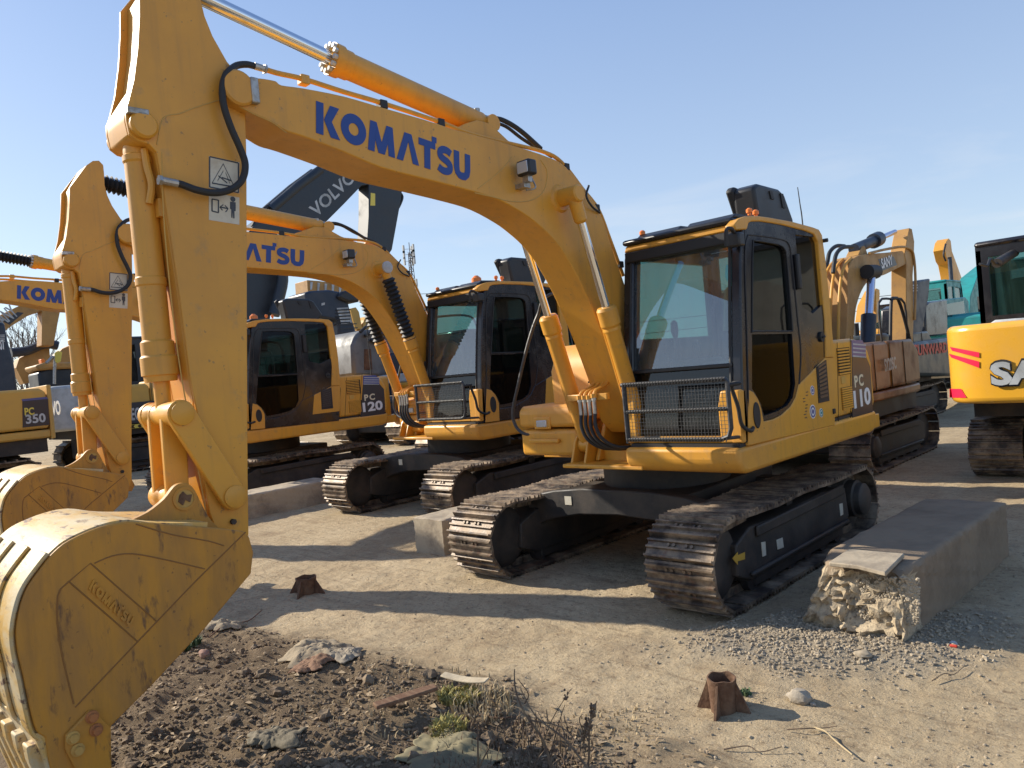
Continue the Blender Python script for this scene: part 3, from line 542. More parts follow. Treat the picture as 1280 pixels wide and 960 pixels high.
    for a, b in ((380, 99), (478, 130), (550, 153), (707, 208), (745, 259), (775, 330)):
        p = on(a, b, 0, XA-.03); m = MB(); m.box(p[0]-.03, p[0]+.02, p[1]-.025, p[1]+.025, p[2]-.03, p[2]+.02); m.build('tube_clamp', RUB if a != 380 else YEL, bm_, bevel=.006)
    m = MB(); m.tube([on(736, 232, 0, XA+.01), on(733, 245, 0, XA+.03), on(740, 258, 0, XA+.03), on(750, 266, 0, XA+.01)], .008, 6); m.build('lamp_cable', RUB, bm_)
    # boom cylinder upper pin
    py_, pz_ = sx(718, 243, -3.30); m = MB(); m.lathe((-3.95, py_, pz_), (-3.25, py_, pz_), [(0, .05), (.01, .06), (.69, .06), (.70, .05)], 24); pn = m.build('cylinder_pin', YEL, bm_)
    m = MB(); m.lathe((XA-.001, py_, pz_), (XA+.02, py_, pz_), [(0, .10), (.02, .085)], 24); m.build('pin_boss', YEL, bm_)
    if bellows: m = MB(); m.lathe((-3.26, py_, pz_), (-3.235, py_, pz_), [(0, .065), (.02, .065), (.025, .055)], 24); m.build('pin_cap', LGREY, pn)
    for xb in (-3.31, -3.86):
        c0 = np.array([xb, py_, pz_]); c1 = np.array([xb, 4.74, 1.02]); d = (c1-c0); Ld = np.linalg.norm(d); d /= Ld; n0 = c0+d*.86
        m = MB(); m.lathe(n0-d*.05, c1, [(0, .062), (.02, .074), (.13, .074), (.15, .062), (.17, .066), (.19, .058), (Ld-.9, .056), (Ld-.83, .045)], 24); cy = m.build('boom_cylinder', YEL, None if False else root, smooth=30)
        m = MB(); m.cyl((xb-.05, c1[1], c1[2]), (xb+.05, c1[1], c1[2]), .062, seg=20); m.build('cylinder_eye', YEL, cy)
        m = MB(); m.lathe(c0-d*.02, n0, [(0, .05), (.20, .046), (.22, .030)], 16); m.build('rod_eye', YEL, cy)
        if bellows:
            m = MB(); k = 15; pr = []
            Lb = .86-.12
            for i in range(k): t0 = .12+Lb*i/k; pr += [(t0, .052), (t0+Lb/k*.5, .078)]
            m.lathe(c0+d*0, n0, pr+[(.86, .055)], 18); m.build('rubber_bellows', RUB, cy, smooth=0)
        else:
            m = MB(); m.cyl(c0+d*.15, n0, .030, seg=20); m.build('rod', CHR, cy)
        m = MB(); m.tube([n0+d*.05+np.array([-.08, 0, 0]), n0+d*.3+np.array([-.075, -.0, 0]), n0+d*.75+np.array([-.075, 0, 0])], .010, 6); m.build('cylinder_tube', YEL, cy)
        m = MB(); s0 = -1 if xb > -3.6 else 1
        for dx in (-.075, .055): m.prism([(4.60, .89), (4.66, 1.05), (4.70, 1.10), (4.78, 1.10), (4.83, 1.04), (4.95, .89)], xb+dx, xb+dx+.022)
        m.build('cylinder_bracket', YEL, bevel=.006)
    # boom foot brackets
    for x_b in (XB-.05, XA+.01): m = MB(); m.prism([(4.7, .9), (4.86, 1.22), (4.95, 1.3), (5.08, 1.28), (5.25, .9)], x_b, x_b+.04); m.build('boom_bracket', YEL, bevel=.01)
    # hoses at the boom foot
    ends = [(742, 517), (748, 517), (753, 517), (760, 515)]
    for i, (a, b) in enumerate(ends):
        x0 = -3.70+i*.045; p = np.array([x0, 4.50, fy(a, b, 4.50)[1]]); P = [p+np.array([0, 0, .03]), p, p+np.array([.01, -.02, -.10]), p+np.array([.05, .0, -.20]), p+np.array([.13, .08, -.27]), p+np.array([.25, .22, -.28])]
        m = MB(); m.tube(P, .0135, 8); h = m.build('hydraulic_hose', RUB)
        m = MB(); m.cyl(p+np.array([0, 0, .10]), p+np.array([0, 0, -.01]), .0155, seg=10); m.cyl(p+np.array([0, 0, .12]), p+np.array([0, 0, .09]), .02, seg=6); m.build('hose_fitting', STL, h)
        m = MB(); q = p+np.array([0, .0, .11]); m.tube([q, q+np.array([0, .03, .05]), q+np.array([.02, .15, .10]), q+np.array([.05, .25, .25])], .013, 8); m.cyl(q+np.array([0, 0, .0]), q+np.array([0, 0, .03]), .024, seg=8); m.build('hose_elbow', YEL, h)
    m = MB(); q = fy(750, 497, 4.5); m.box(-3.84, -3.46, 4.52, 4.56, q[1]-.02, q[1]+.03); m.build('manifold_bar', YEL, bevel=.006)
    # ---------------- arm cylinder
    xm = -3.60; pb = np.array([xm, *sx(606, 158, xm)]); pf = np.array([xm, *sx(413, 73, xm)]); pr = np.array([xm, *sx(262, 2, xm)]); pe = pf+(pr-pf)*1.22
    d = pf-pb; Lb = np.linalg.norm(d); d /= Lb
    m = MB(); m.lathe(pb, pf, [(-.06, .045), (.02, .06), (.06, .074), (Lb-.12, .074), (Lb-.115, .080), (Lb-.06, .080), (Lb-.055, .09), (Lb-.0, .09)], 28); ac = m.build('arm_cylinder', YEL, root, smooth=30)
    m = MB(); a = Vector(d).orthogonal().normalized(); b = Vector(d).cross(a)
    for i in range(12):
        t = 2*math.pi*i/12; q = Vector(pf)+a*math.cos(t)*.072+b*math.sin(t)*.072; m.cyl(q-Vector(d)*.005, q+Vector(d)*.022, .014, seg=6)
    m.build('gland_bolts', LGREY, ac); 
    m = MB(); m.cyl(pf-d*.02, pe, .038, seg=24); m.build('rod', CHR, ac)
    if bellows:
        m = MB(); q_ = []
        lr = np.linalg.norm(pe-pf)*.93
        for i in range(20): q_ += [(.02+i*lr/20, .05), (.02+(i+.5)*lr/20, .078)]
        m.lathe(pf, pf+d*2, [(a, b) for a, b in q_], 18); m.build('rubber_bellows', RUB, ac, smooth=0)
    m = MB(); m.cyl((xm-.09, pb[1], pb[2]), (xm+.09, pb[1], pb[2]), .055, seg=20); m.build('cylinder_eye', YEL, ac)
    for xx in (xm-.10, xm+.07):
        a = sx(560, 160, XA); 
        m = MB(); m.prism([sx(568, 161, XA), sx(592, 150, XA), sx(606, 146, XA), sx(622, 150, XA), sx(645, 172, XA), sx(690, 198, XA), sx(640, 182, XA)], xx, xx+.03); m.build('cylinder_bracket', YEL, bm_, bevel=.006)
    m = MB(); m.tube([on(612, 148, 0, xm+.05), on(628, 150, 0, xm+.08), on(650, 163, 0, xm+.1), on(676, 186, 0, xm+.1)], .017, 8); m.tube([on(612, 152, 0, xm-.03), on(632, 158, 0, xm+.0), on(655, 175, 0, xm+.02), on(690, 196, 0, xm+.05)], .012, 8); m.build('cylinder_hose', RUB, ac)
    p = on(604, 147, 0, xm+.04); m = MB(); m.cyl(p, p+np.array([0, .06, -.005]), .022, seg=8); m.cyl(p+np.array([0, -.05, 0]), p+np.array([0, -.05, .05]), .018, seg=8); m.build('hose_fitting', STL, ac)
    # ---------------- arm (stick)
    if warp:
        K.warp = lambda v: (v[0], v[1]-.31, v[2]-.07)
    AA, AB = -3.475, -3.735
    right = [(212, -57), (225, -64), (238, -62), (247, -50), (249, -30), (250, -5), (256, 20), (266, 45), (284, 77), (297, 92), (304, 110), (307, 141), (308.5, 200), (309, 400), (310, 600), (311, 668), (306, 688), (292, 694)]
    left = [(282, 690), (272, 668), (262, 640), (254, 590), (247, 520), (238, 470), (225, 370), (213, 290), (204, 235), (196, 190), (186, 180), (172, 176), (162, 168), (158, 150), (157, 138), (161, 128), (168, 100), (173, 60), (175, 20), (175, -12)]
    left_in = [(a+(9 if b < 125 else 0), b) for a, b in left]
    m = MB(); m.prism(tr(right, AA)+tr(left_in, AA), AB+.02, AA-.02); ar = m.build('arm', YEL, root, bevel=.006)
    for x0_ in (AB, AA-.02): m = MB(); m.prism(tr(right, AA)+tr(left, AA), x0_, x0_+.02); m.build('arm_side_plate', YEL, ar, bevel=.004)
    # side flange that stands proud of the front edge
    weld([(196, 181), (204, 148), (225, 142), (240, 136), (258, 130), (275, 125)], AA, ar, .0035); weld([(202, 190), (206, 290), (222, 440), (243, 560), (262, 665)], AA, ar, .003)
    pc = sx(180, 156, AA+.02); m = MB(); m.lathe((AA-.3, *pc), (AA+.035, *pc), [(0, .05), (.30, .06), (.325, .06), (.335, .05)], 24); m.build('pin_boss', YEL, ar)
    q = sx(173, 139, AA+.03); m = MB(); m.box(AA+.003, AA+.035, q[0]-.045, q[0]+.045, q[1]-.014, q[1]+.014); m.build('pin_lock', STL, ar, bevel=.004)
    # warning stickers
    for (pl, kind) in (([(261, 195), (299, 203), (299, 242), (261, 235)], 0), ([(261, 240), (299, 247), (299, 281), (261, 275)], 1)):
        m = MB(); m.prism(tr(pl, AA), AA, AA+.002); sk_ = m.build('warning_sticker', STICK, ar, smooth=0); m = MB(); X = AA+.002
        def L(a, b, r=.0035): m.prism([sx(a[0], a[1]-1, X), sx(b[0], b[1]-1, X), sx(b[0], b[1]+.6, X), sx(a[0], a[1]+.6, X)] if abs(a[0]-b[0]) > 3 else [sx(a[0]-.8, a[1], X), sx(a[0]+.8, a[1], X), sx(b[0]+.8, b[1], X), sx(b[0]-.8, b[1], X)], X, X+.0012)
        if kind == 0:
            L((279, 205), (265, 229)); L((279, 205), (293, 234)); L((265, 229), (293, 234)); L((279, 214), (272, 226)); L((282, 216), (287, 229)); L((273, 220), (284, 229)); L((277, 222), (289, 226))
            L((262, 196), (298, 204)); L((262, 234), (298, 241)); L((262, 196), (262, 234)); L((298, 204), (298, 241))
        else:
            L((265, 249), (273, 250.5)); L((265, 264), (273, 266)); L((265, 249), (265, 264)); L((273, 250), (273, 266)); L((275, 259), (285, 261)); L((275, 259), (279, 256)); L((275, 259), (278, 263)); L((285, 261), (281, 257)); L((285, 261), (282, 265))
            m.prism([sx(287.5, 252, X), sx(294.5, 253, X), sx(294.5, 264, X), sx(293, 264, X), sx(293, 273, X), sx(291.5, 273, X), sx(291, 264, X), sx(290.5, 272.5, X), sx(289, 272, X), sx(289, 262, X), sx(287.5, 261, X)], X, X+.0012); m.prism(circ(sx(291, 249, X), .013, 10), X, X+.0012)
        m.build('pictogram', DECG, sk_, smooth=0)
    # hose in front of the arm
    P = [(318, 82.5), (308, 80.5), (296, 82), (286, 89), (281, 97), (278, 112), (280, 133), (289, 160), (300, 185), (306.5, 205), (303, 224), (290, 236), (270, 241), (248, 238), (225, 230), (205, 226)]
    sw = K.warp; K.warp = (lambda v: (v[0], v[1]-.31, v[2]-.07)) if warp else None
    m = MB(); m.tube([on(a, b, 0, AA+.055-.03*(i < 3 or i > 13)) for i, (a, b) in enumerate(P)], .0165, 10, 6); hz_ = m.build('hydraulic_hose', RUB, ar)
    for a, b in (((318, 82.5), (330, 86)), ((222, 229.5), (202, 225.5))): m = MB(); m.cyl(on(*a, 0, AA+.03), on(*b, 0, AA+.03), .0175, seg=10); m.cyl(on(*b, 0, AA+.03), on(b[0]+(b[0]-a[0])*.2, b[1]+(b[1]-a[1])*.2, 0, AA+.03), .023, seg=6); m.build('hose_fitting', STL, hz_)
    # bucket cylinder in front of the arm
    xm = -3.605; ct = np.array([xm, *sx(176, 172, xm+.05)]); cb = np.array([xm, *sx(211, 516, xm+.05)]); d = cb-ct; Lc = np.linalg.norm(d); d /= Lc
    kb = .795
    m = MB(); m.lathe(ct, cb, [(0, .055), (.04, .062), (.07, .062), (.075, .068), (.10, .068), (.11, .062), (Lc*.50, .062), (Lc*.505, .067), (Lc*.53, .067), (Lc*.535, .062), (Lc*kb-.08, .062), (Lc*kb-.07, .072), (Lc*kb-.01, .072), (Lc*kb, .080), (Lc*kb+.08, .080), (Lc*kb+.085, .072), (Lc*kb+.11, .07)], 28); bc = m.build('bucket_cylinder', YEL, ar, smooth=30)
    m = MB(); m.cyl(ct+d*Lc*.8, cb, .036, seg=20); m.build('rod', YEL, bc)
    m = MB(); m.tube([ct+d*.06+np.array([.075, 0, 0]), ct+d*.14+np.array([.085, .0, 0]), ct+d*.22+np.array([.09, .01, 0]), ct+d*.30+np.array([.07, .0, 0])], .016, 8); m.box(ct[0]+.055, ct[0]+.10, ct[1]+.03, ct[1]+.07, ct[2]-.36, ct[2]-.28); m.build('cylinder_port', YEL, bc)
    # linkage
    lk = sx(229, 517, AA+.06); ap = sx(295, 621, AA+.06); bp_ = sx(231, 623, AA+.02)
    def bar2(c0, c1, r0, r1, waist=0.0):
        c0 = np.array(c0); c1 = np.array(c1); dd = c1-c0; L_ = np.linalg.norm(dd); dd /= L_; nn = np.array([-dd[1], dd[0]]); a0 = math.atan2(dd[1], dd[0])
        A = [tuple(c1+r1*np.array([math.cos(a0+t), math.sin(a0+t)])) for t in np.linspace(-math.pi/2, math.pi/2, 11)]
        B = [tuple(c0+r0*np.array([math.cos(a0+t), math.sin(a0+t)])) for t in np.linspace(math.pi/2, 3*math.pi/2, 11)]
        mid1 = [tuple((c0+c1)/2+nn*((r0+r1)/2-waist))] if waist else []; mid2 = [tuple((c0+c1)/2-nn*((r0+r1)/2))] if waist else []
        return A+mid1+B+mid2
    for xx in (AA+.012, AB-.047):
        m = MB(); m.prism(bar2(lk, ap, .062, .062), xx, xx+.035); sl = m.build('side_link', YEL, ar, bevel=.006)
    for c in (lk, ap): m = MB(); m.lathe((AA+.047, *c), (AA+.062, *c), [(0, .052), (.012, .052), (.015, .046)], 24); m.build('link_pin', YEL, sl)
    m = MB(); m.lathe((AB-.06, *lk), (AA+.012, *lk), [(0, .05), (0.0, .058), (.11, .058), (.12, .052), (.2, .052), (.21, .058), (.33, .058)], 24); m.build('pin_tube', YEL, sl)
    for xx in (AA-.075, AB+.04):
        m = MB(); m.prism(bar2(lk, bp_, .055, .05), xx, xx+.03); pl_ = m.build('push_link', YEL, ar, bevel=.005)
    a_, b_ = np.array(lk), np.array(bp_); w1 = a_+(b_-a_)*.12; w2 = a_+(b_-a_)*.88; m = MB(); m.prism([(w1[0]+.045, w1[1]), (w2[0]+.045, w2[1]), (w2[0]+.03, w2[1]), (w1[0]+.03, w1[1])], AB+.06, AA-.07); m.build('link_web', YEL, pl_)
    m = MB(); m.lathe((AB-.02, *bp_), (AA+.02, *bp_), [(0, .045), (.02, .055), (.10, .055), (.11, .048), (.18, .048), (.19, .055), (.27, .055), (.3, .045)], 24); m.build('pin_tube', YEL, pl_)
    q = sx(291, 652, AA+.003); m = MB(); m.cyl((AA, *q), (AA+.018, *q), .014, seg=6); m.build('grease_bolt', UND, ar)
    # ---------------- bucket
    XN, XF = -3.215, -3.985
    sh = [(262, 650), (250, 655), (159, 652), (125, 659), (88, 675), (68, 690), (52, 709), (35, 733), (26, 755), (20, 787), (22, 815), (29, 845), (36, 880), (45, 913), (56, 922)]
    side = [(317, 690), (314, 717), (257, 785), (190, 857), (139, 908), (137, 945), (133, 975), (118, 1000), (80, 1010), (66, 980), (60, 950)]
    Sp = tr(sh[2:], XN); full = [sx(305, 664, XN), sx(312, 672, XN)]+tr(side, XN)+spline(Sp, 3)[::-1]+[sx(230, 657, XN), sx(272, 660, XN)]
    bk = None
    m = MB(); m.prism(full, XN-.028, XN); bk = m.build('bucket', BUCK, ar if False else root, bevel=.006)
    m = MB(); m.prism(full, XF, XF+.028); m.build('bucket_side', BUCK, bk, bevel=.006)
    # shell: from the ears along the back down to the lip
    shp = spline([sx(262, 655, XN), sx(200, 656, XN)]+Sp+[sx(62, 945, XN), sx(72, 985, XN)], 4)
    outr = [(XN-.006, a, b) for a, b in shp]; 
    m = MB(); P2 = np.array(shp); tg = np.gradient(P2, axis=0); tg /= np.linalg.norm(tg, axis=1)[:, None]; nr = np.stack([-tg[:, 1], tg[:, 0]], 1)
    cen = np.array([1.25, .75]); sgn = np.sign(np.sum(nr*(P2-cen), axis=1))[:, None]; nr = nr*sgn
    o2 = P2+nr*.006; i2 = P2-nr*.02
    m.prism([tuple(p) for p in o2]+[tuple(p) for p in i2[::-1]], XF+.02, XN-.02); m.build('bucket_shell', WORN, bk, smooth=50)
    for xa, wd in ((XN-.10, .10), (XF+.0, .10), (XN-.30, .055), (XF+.24, .055)):
        k0 = int(len(o2)*.33); oo = o2[k0:]+nr[k0:]*.014; ii = o2[k0:]+nr[k0:]*.001
        m = MB(); m.prism([tuple(p) for p in oo]+[tuple(p) for p in ii[::-1]], xa, xa+wd); m.build('wear_strip', WORN, bk, smooth=50, bevel=.004)
    # ears
    for xx in (AA+.055, AB-.085):
        e = spline(tr([(150, 656), (160, 652), (185, 640), (205, 624), (217, 609), (226, 604), (235, 605), (243, 612), (252, 630), (262, 648), (274, 660)], xx+.03), 3)+tr([(300, 664), (306, 676), (300, 690), (280, 690), (230, 672)], xx+.03)
        m = MB(); m.prism(e, xx, xx+.032); er = m.build('bucket_ear', BUCK, bk, bevel=.006)
    c_ = sx(231, 623, AA+.09); m = MB(); m.prism(circ(c_, .042, 20), AA+.087, AA+.09); m.build('ear_hole', YEL2, bk); m = MB(); m.prism([(c_[0]-.03, c_[1]-.01), (c_[0]-.012, c_[1]-.028), (c_[0]+.0, c_[1]-.006), (c_[0]+.02, c_[1]-.02), (c_[0]+.03, c_[1]+.012), (c_[0]+.008, c_[1]+.014), (c_[0]-.006, c_[1]+.032), (c_[0]-.022, c_[1]+.018)], AA+.089, AA+.096); m.build('ear_pin', RUST, bk)
    m = MB(); [m.prism(q, AA+.086, AA+.094) for q in ringq(c_[0], c_[1], .052, .04, 20)]; m.build('pin_ring', BUCK, bk)
    # weld frame on the bucket side with raised name
    XW = XN
    def wl(pts, sm=3): mm = MB(); mm.tube([(XW, *sx(a, b, XW)) for a, b in pts], .0032, 5, sm); return mm.build('weld_seam', WELD, bk)
    wl([(307, 665), (258, 713), (238, 733), (172, 802), (94, 884)], 0); wl([(118, 704), (140, 695), (165, 692), (200, 698), (235, 706), (256, 711)]); wl([(86, 727), (113, 704), (195, 776)], 0); wl([(86, 727), (172, 802)], 0); wl([(86, 727), (72, 745), (74, 800), (92, 880)]); wl([(170, 655), (215, 668), (260, 676), (280, 682)])
    lg = logo(on(110, 736, 0, XW), on(162, 784, 0, XW), on(116, 724, 0, XW), BUCK, bk, ext=.008)
    # side cutter with bolts, lip and teeth
    m = MB(); m.prism(tr([(110, 887), (114, 887), (137, 908), (138, 975), (100, 975), (80, 935), (80, 918)], XN), XN, XN+.018); sc_ = m.build('side_cutter', BUCK, bk, bevel=.005)
    for a, b in ((115, 896), (120, 912), (91, 922), (97, 937)): q = sx(a, b, XN+.018); m = MB(); m.lathe((XN+.018, *q), (XN+.04, *q), [(0, .024), (.006, .024), (.007, .016), (.022, .015)], 12); m.build('cutter_bolt', RUSTO if a > 110 else YEL2, sc_)
    ly, lz = sx(58, 930, XN); m = MB(); m.prism([(ly-.035, lz+.05), (ly+.03, lz+.04), (ly+.10, .14), (ly+.05, .12)], XF, XN-.004); m.build('bucket_lip', WORN, bk, bevel=.006)
    for i in range(5):
        x0 = XF+.02+i*(XN-XF-.10)/4.15; 
        m = MB(); m.prism([(ly-.055, lz-.0), (ly-.05, lz-.06), (ly+.055, .01), (ly+.07, .012), (ly+.08, .10), (ly+.0, lz-.0)], x0, x0+.07); m.build('bucket_tooth', WORN, bk, bevel=.008)
    K.warp = None
    return root
# ------------------------------------------------------------------ generic excavator of the back rows (local: front is -y)
def inv_map(root):
    M = Matrix.LocRotScale(root.location, root.rotation_euler, root.scale).inverted()
    return lambda v: tuple(M@Vector(v))
def generic(loc, rz, sc, label, paint, group, cab=True, cwpaint=None, side='R', cabmat=None, glassm=None, detail=False, tracks=True, hood=1.68, louv=True, cww=1.0, cwd=1.0):
    root = empty('excavator', loc, rz, sc); tag(root, label, 'excavator', group); K.root = root; K.map = lambda v: v; K.warp = None
    if tracks: make_tracks(root, (-.98, .98), -.1, detail=detail)
    m = MB(); m.cyl((0, .1, .62), (0, .1, .86), .5, seg=28); m.build('swing_ring', UND)
    m = MB(); m.box(-1.12, 1.12, -.82, 1.45, .66, .86); m.build('underside_shade', UND)  # dark box added below the deck in place of the shade there
    m = MB(); m.box(-.7, .7, -1.1, 1.2, .25, .64); m.build('undercarriage_frame', UND, bevel=.03)
    m = MB(); m.box(-1.18, 1.18, -.85, 1.5, .86, .98); m.build('deck_plate', paint, bevel=.03)
    m = MB(); m.prism([(.35, 1.0), (1.48, 1.0), (1.48, hood-.06), (1.40, hood), (.42, hood), (.35, hood-.05)], -1.19, 1.19); hs = m.build('engine_house', paint, bevel=.04, bseg=3)
    m = MB(); m.prism([(-.85, 1.0), (-.85, 1.42), (-.6, 1.60), (.34, 1.60), (.34, 1.0)], -1.19, -.62); tk = m.build('fuel_tank', paint, bevel=.04, bseg=3)
    for yy in (-.2, .32, .9): m = MB(); m.box(-1.2, -1.192, yy, yy+.008, 1.0, 1.58); m.build('panel_seam', SEAM, hs, smooth=0)
    m = MB()
    for i in range(8 if louv else 0): m.box(-1.205, -1.19, 1.0, 1.38, 1.14+i*.05, 1.16+i*.05); m.box(1.19, 1.205, 1.0, 1.38, 1.14+i*.05, 1.16+i*.05)
    if louv: m.build('louvre', SEAM, hs, smooth=0)
    q = [(-1.19, 1.49), (-1.17, 1.75), (-1.0, 1.97), (-.6, 2.05), (0, 2.07), (.6, 2.05), (1.0, 1.97), (1.17, 1.75), (1.19, 1.49)]
    m = MB(); m.prism(spline([(a*cww, 1.49+(b-1.49)*cwd) for a, b in q], 4), .84, 1.62, axis=2); cw = m.build('counterweight', cwpaint or paint, bevel=.06, bseg=4, smooth=50)
    m = MB(); m.tube([(-1.1, -.7, 1.55), (-1.1, -.7, 2.1), (-1.1, -.2, 2.15), (-1.1, .3, 2.1), (-1.1, .3, 1.6)], .016, 6, 3); m.build('handrail', RUB)
    m = MB(); m.cyl((-.5, 1.1, hood), (-.5, 1.1, hood+.35), .05, seg=12); m.build('exhaust_pipe', RUB)
    if cab:
        cm = cabmat or GLB; gm = glassm or GD
        x0, x1 = .28, 1.19
        so = [(-.88, 1.0), (-.84, 1.5), (-.72, 2.35), (-.64, 2.47), (.50, 2.50), (.60, 2.44), (.60, 1.0)]; w1 = [(-.76, 1.25), (-.62, 2.34), (-.10, 2.38), (-.10, 1.25)]; w2 = [(.0, 1.65), (.0, 2.38), (.48, 2.36), (.48, 1.65)]
        sd = plate('cab', so, [w1, w2], cm, 0, x1, .05)
        for w in (w1, w2): plate('side_window', w, [], gm, 0, x1-.02, .006, sd); plate('side_window', w, [], gm, 0, x0+.025, .006, sd)
        plate('left_side_frame', so, [w1, w2], cm, 0, x0+.05, .05, sd)
        plate('cab_rear_wall', [(x0, 1.0), (x1, 1.0), (x1, 2.48), (x0, 2.48)], [[(x0+.12, 1.7), (x1-.12, 1.7), (x1-.12, 2.36), (x0+.12, 2.36)]], cm, 1, .60, .05, sd)
        plate('rear_window', [(x0+.12, 1.7), (x1-.12, 1.7), (x1-.12, 2.36), (x0+.12, 2.36)], [], GT if glassm is None else gm, 1, .58, .005, sd)
        m = MB(); m.box(x0-.01, x1+.01, -.70, .62, 2.47, 2.54); m.build('cab_roof', cm, sd, bevel=.035)
        for xa in (x0, x1-.07):
            m = MB(); m.prism([(-.90, 1.0), (-.86, 1.5), (-.74, 2.36), (-.66, 2.47), (-.58, 2.47), (-.80, 1.5), (-.82, 1.0)], xa, xa+.07); m.build('front_post', cm, sd, bevel=.01)
        m = MB(); m.strip([(x0+.05, -.88, 1.05), (x0+.05, -.84, 1.5), (x0+.05, -.72, 2.38)], [(x1-.05, -.88, 1.05), (x1-.05, -.84, 1.5), (x1-.05, -.72, 2.38)]); m.build('windscreen', gm, sd)
        m = MB(); m.box(.5, .95, -.1, .35, 1.05, 1.5); m.box(.52, .93, .28, .42, 1.5, 2.1); m.build('seat', SEATM, sd, bevel=.05)
    return root, hs, cw
def tp(root, name, mt, pts, X, th, parent=None, bevel=.01, axis=0):
    """a piece of this excavator traced on a plane of the yard, th metres thick"""
    s = K.map; K.map = inv_map(root); q = [on(a, b, axis, X) for a, b in pts]
    pl = [(p[1], p[2]) for p in q] if axis == 0 else [(p[0], p[2]) for p in q]
    m = MB(); m.prism(pl, X-th if axis == 0 else X, X if axis == 0 else X+th, axis=axis); o = m.build(name, mt, parent or root, bevel=bevel); K.map = s; return o
def tt(root, name, mt, pts, X, r, parent=None, dx=0, seg=10, sm=4):
    s = K.map; K.map = inv_map(root); m = MB(); m.tube([on(a, b, 0, X)+np.array([dx, 0, 0]) for a, b in pts], r, seg, sm); o = m.build(name, mt, parent or root); K.map = s; return o
def ttext(root, t, a, b, X, h, mt, parent, bold=.03, axis=0, off=.004, width=None):
    s = K.map; K.map = inv_map(root); p = on(*a, axis, X); q = on(*b, axis, X); u = q-p
    v = (0, -u[2], u[1]) if axis == 0 else (-u[2], 0, u[0])
    d = np.array([off, 0, 0]) if axis == 0 else np.array([0, -off, 0])
    o = text(t, p+d, u, v, h, mt, parent, bold=bold, width=np.linalg.norm(u)); K.map = s; return o
# ------------------------------------------------------------------ the three yellow machines of the front row
G1 = 'yellow excavators parked side by side in the front row'
komatsu((float(O1[0]), float(O1[1]), 0), 1.0, 'nearest yellow excavator, PC 110 on its rear panel, its bucket filling the lower left', '110', G1, main=True)
def warp2(v):
    s = min(1, max(0, (3.75-v[1])/1.8)); return (v[0], v[1]-.31*s, v[2]-.07*s)
komatsu((-7.61, 6.82, 0), 1.06, 'second yellow excavator in the front row, black bellows on its boom cylinders', '130', G1, bellows=True, warp=warp2, lx=.52)
komatsu((-12.2, 6.32, 0), 1.088, 'third yellow excavator, marked PC 120 on its rear panel, left of the bellows machine', '120', G1, bellows=True, lx=.5)
# ------------------------------------------------------------------ back rows
G2 = 'excavators parked in the back rows'
# ochre machine right behind the nearest one
X = -4.35
r, hs, cw = generic((-4.62, 10.80, 0), math.pi, 1.0, 'dusty ochre excavator with a blue boom cylinder rod, directly behind the nearest cab', BROWND, G2, hood=1.6, louv=False)
bm_ = tp(r, 'boom', BROWNY, spline([(1056, 440), (1059, 400), (1060, 365), (1060, 348), (1062, 333), (1067, 324), (1075, 319), (1090, 317), (1110, 315.5), (1128, 313.5)], 3)+[(1131, 317), (1133, 330)]+spline([(1107, 343), (1087, 351), (1078, 362), (1072, 378), (1069, 395), (1066, 440)], 3), X, .36)
for k, dx in enumerate((0, -.12, -.24, -.36)): tt(r, 'hydraulic_tube', YEL, [(1052-k*0, 440), (1053, 380), (1056, 345), (1061, 330), (1068, 322)], X, .022, bm_, dx-.05)
tt(r, 'hydraulic_hose', RUB, [(1074, 307), (1062, 308), (1054, 316), (1051, 330), (1050, 340)], X, .03, bm_, -.1); tt(r, 'hydraulic_hose', RUB, [(1076, 304), (1066, 304), (1058, 312), (1055, 326), (1050, 334)], X, .03, bm_, -.25)
tt(r, 'hydraulic_hose', BROWNY, [(1084, 317), (1105, 312), (1125, 309), (1136, 312), (1140, 322), (1142, 350), (1141, 400)], X, .022, bm_, .03)
ac = tt(r, 'arm_cylinder', NAVY, [(1082, 309), (1108, 298)], X, .085, None, -.18, 16, 0); tt(r, 'cylinder_head', NAVY, [(1106, 299), (1112, 296)], X, .125, ac, -.18, 16, 0); tt(r, 'rod', BLUROD, [(1110, 297), (1132, 287.5)], X, .045, ac, -.18, 14, 0)
tp(r, 'cylinder_bracket', BROWNY, [(1073, 319), (1078, 308), (1081, 307), (1085, 318)], X-.08, .2, bm_)
ar = tp(r, 'arm', BROWNY, [(1137, 285), (1140, 286), (1143, 302), (1142.5, 322), (1141, 345), (1142, 400), (1140, 470), (1133, 470), (1133, 330), (1131, 318), (1134, 300)], X+.01, .25)
tp(r, 'arm_sunlit_face', SAND, [(1132.5, 335), (1133.4, 335), (1133.4, 470), (1132.5, 470)], X+.0, .24, ar)  # brighter paint on the front face stands in for sunlight on it
bc = tt(r, 'boom_cylinder', NAVY, [(1077.5, 395), (1076, 432)], X, .11, None, .10, 16, 0); tt(r, 'rod', BLUROD, [(1081, 345), (1077.5, 396)], X, .06, bc, .10, 14, 0); tt(r, 'cylinder_pin', RUB, [(1075, 341), (1086, 341)], X, .11, bc, .10, 14, 0)
dq = tp(r, 'boom_decal', DECG, [(1098, 324), (1117, 320.5), (1121.5, 331), (1102, 339)], X+.003, .003, bm_, 0)
ttext(r, 'SANY', (1102, 335.5), (1116, 330), X+.003, .16, WHITE, dq)
tt(r, 'guard_rail', RUB, [(1113, 430), (1114, 378), (1118, 373), (1123, 375), (1130, 396), (1137, 425), (1141, 450), (1148, 480)], -3.5, .022, None, 0, 8, 3)
ttext(r, 'SY205C', (1105, 464), (1119.5, 460), -3.40, .15, LGREY, hs, off=.012)
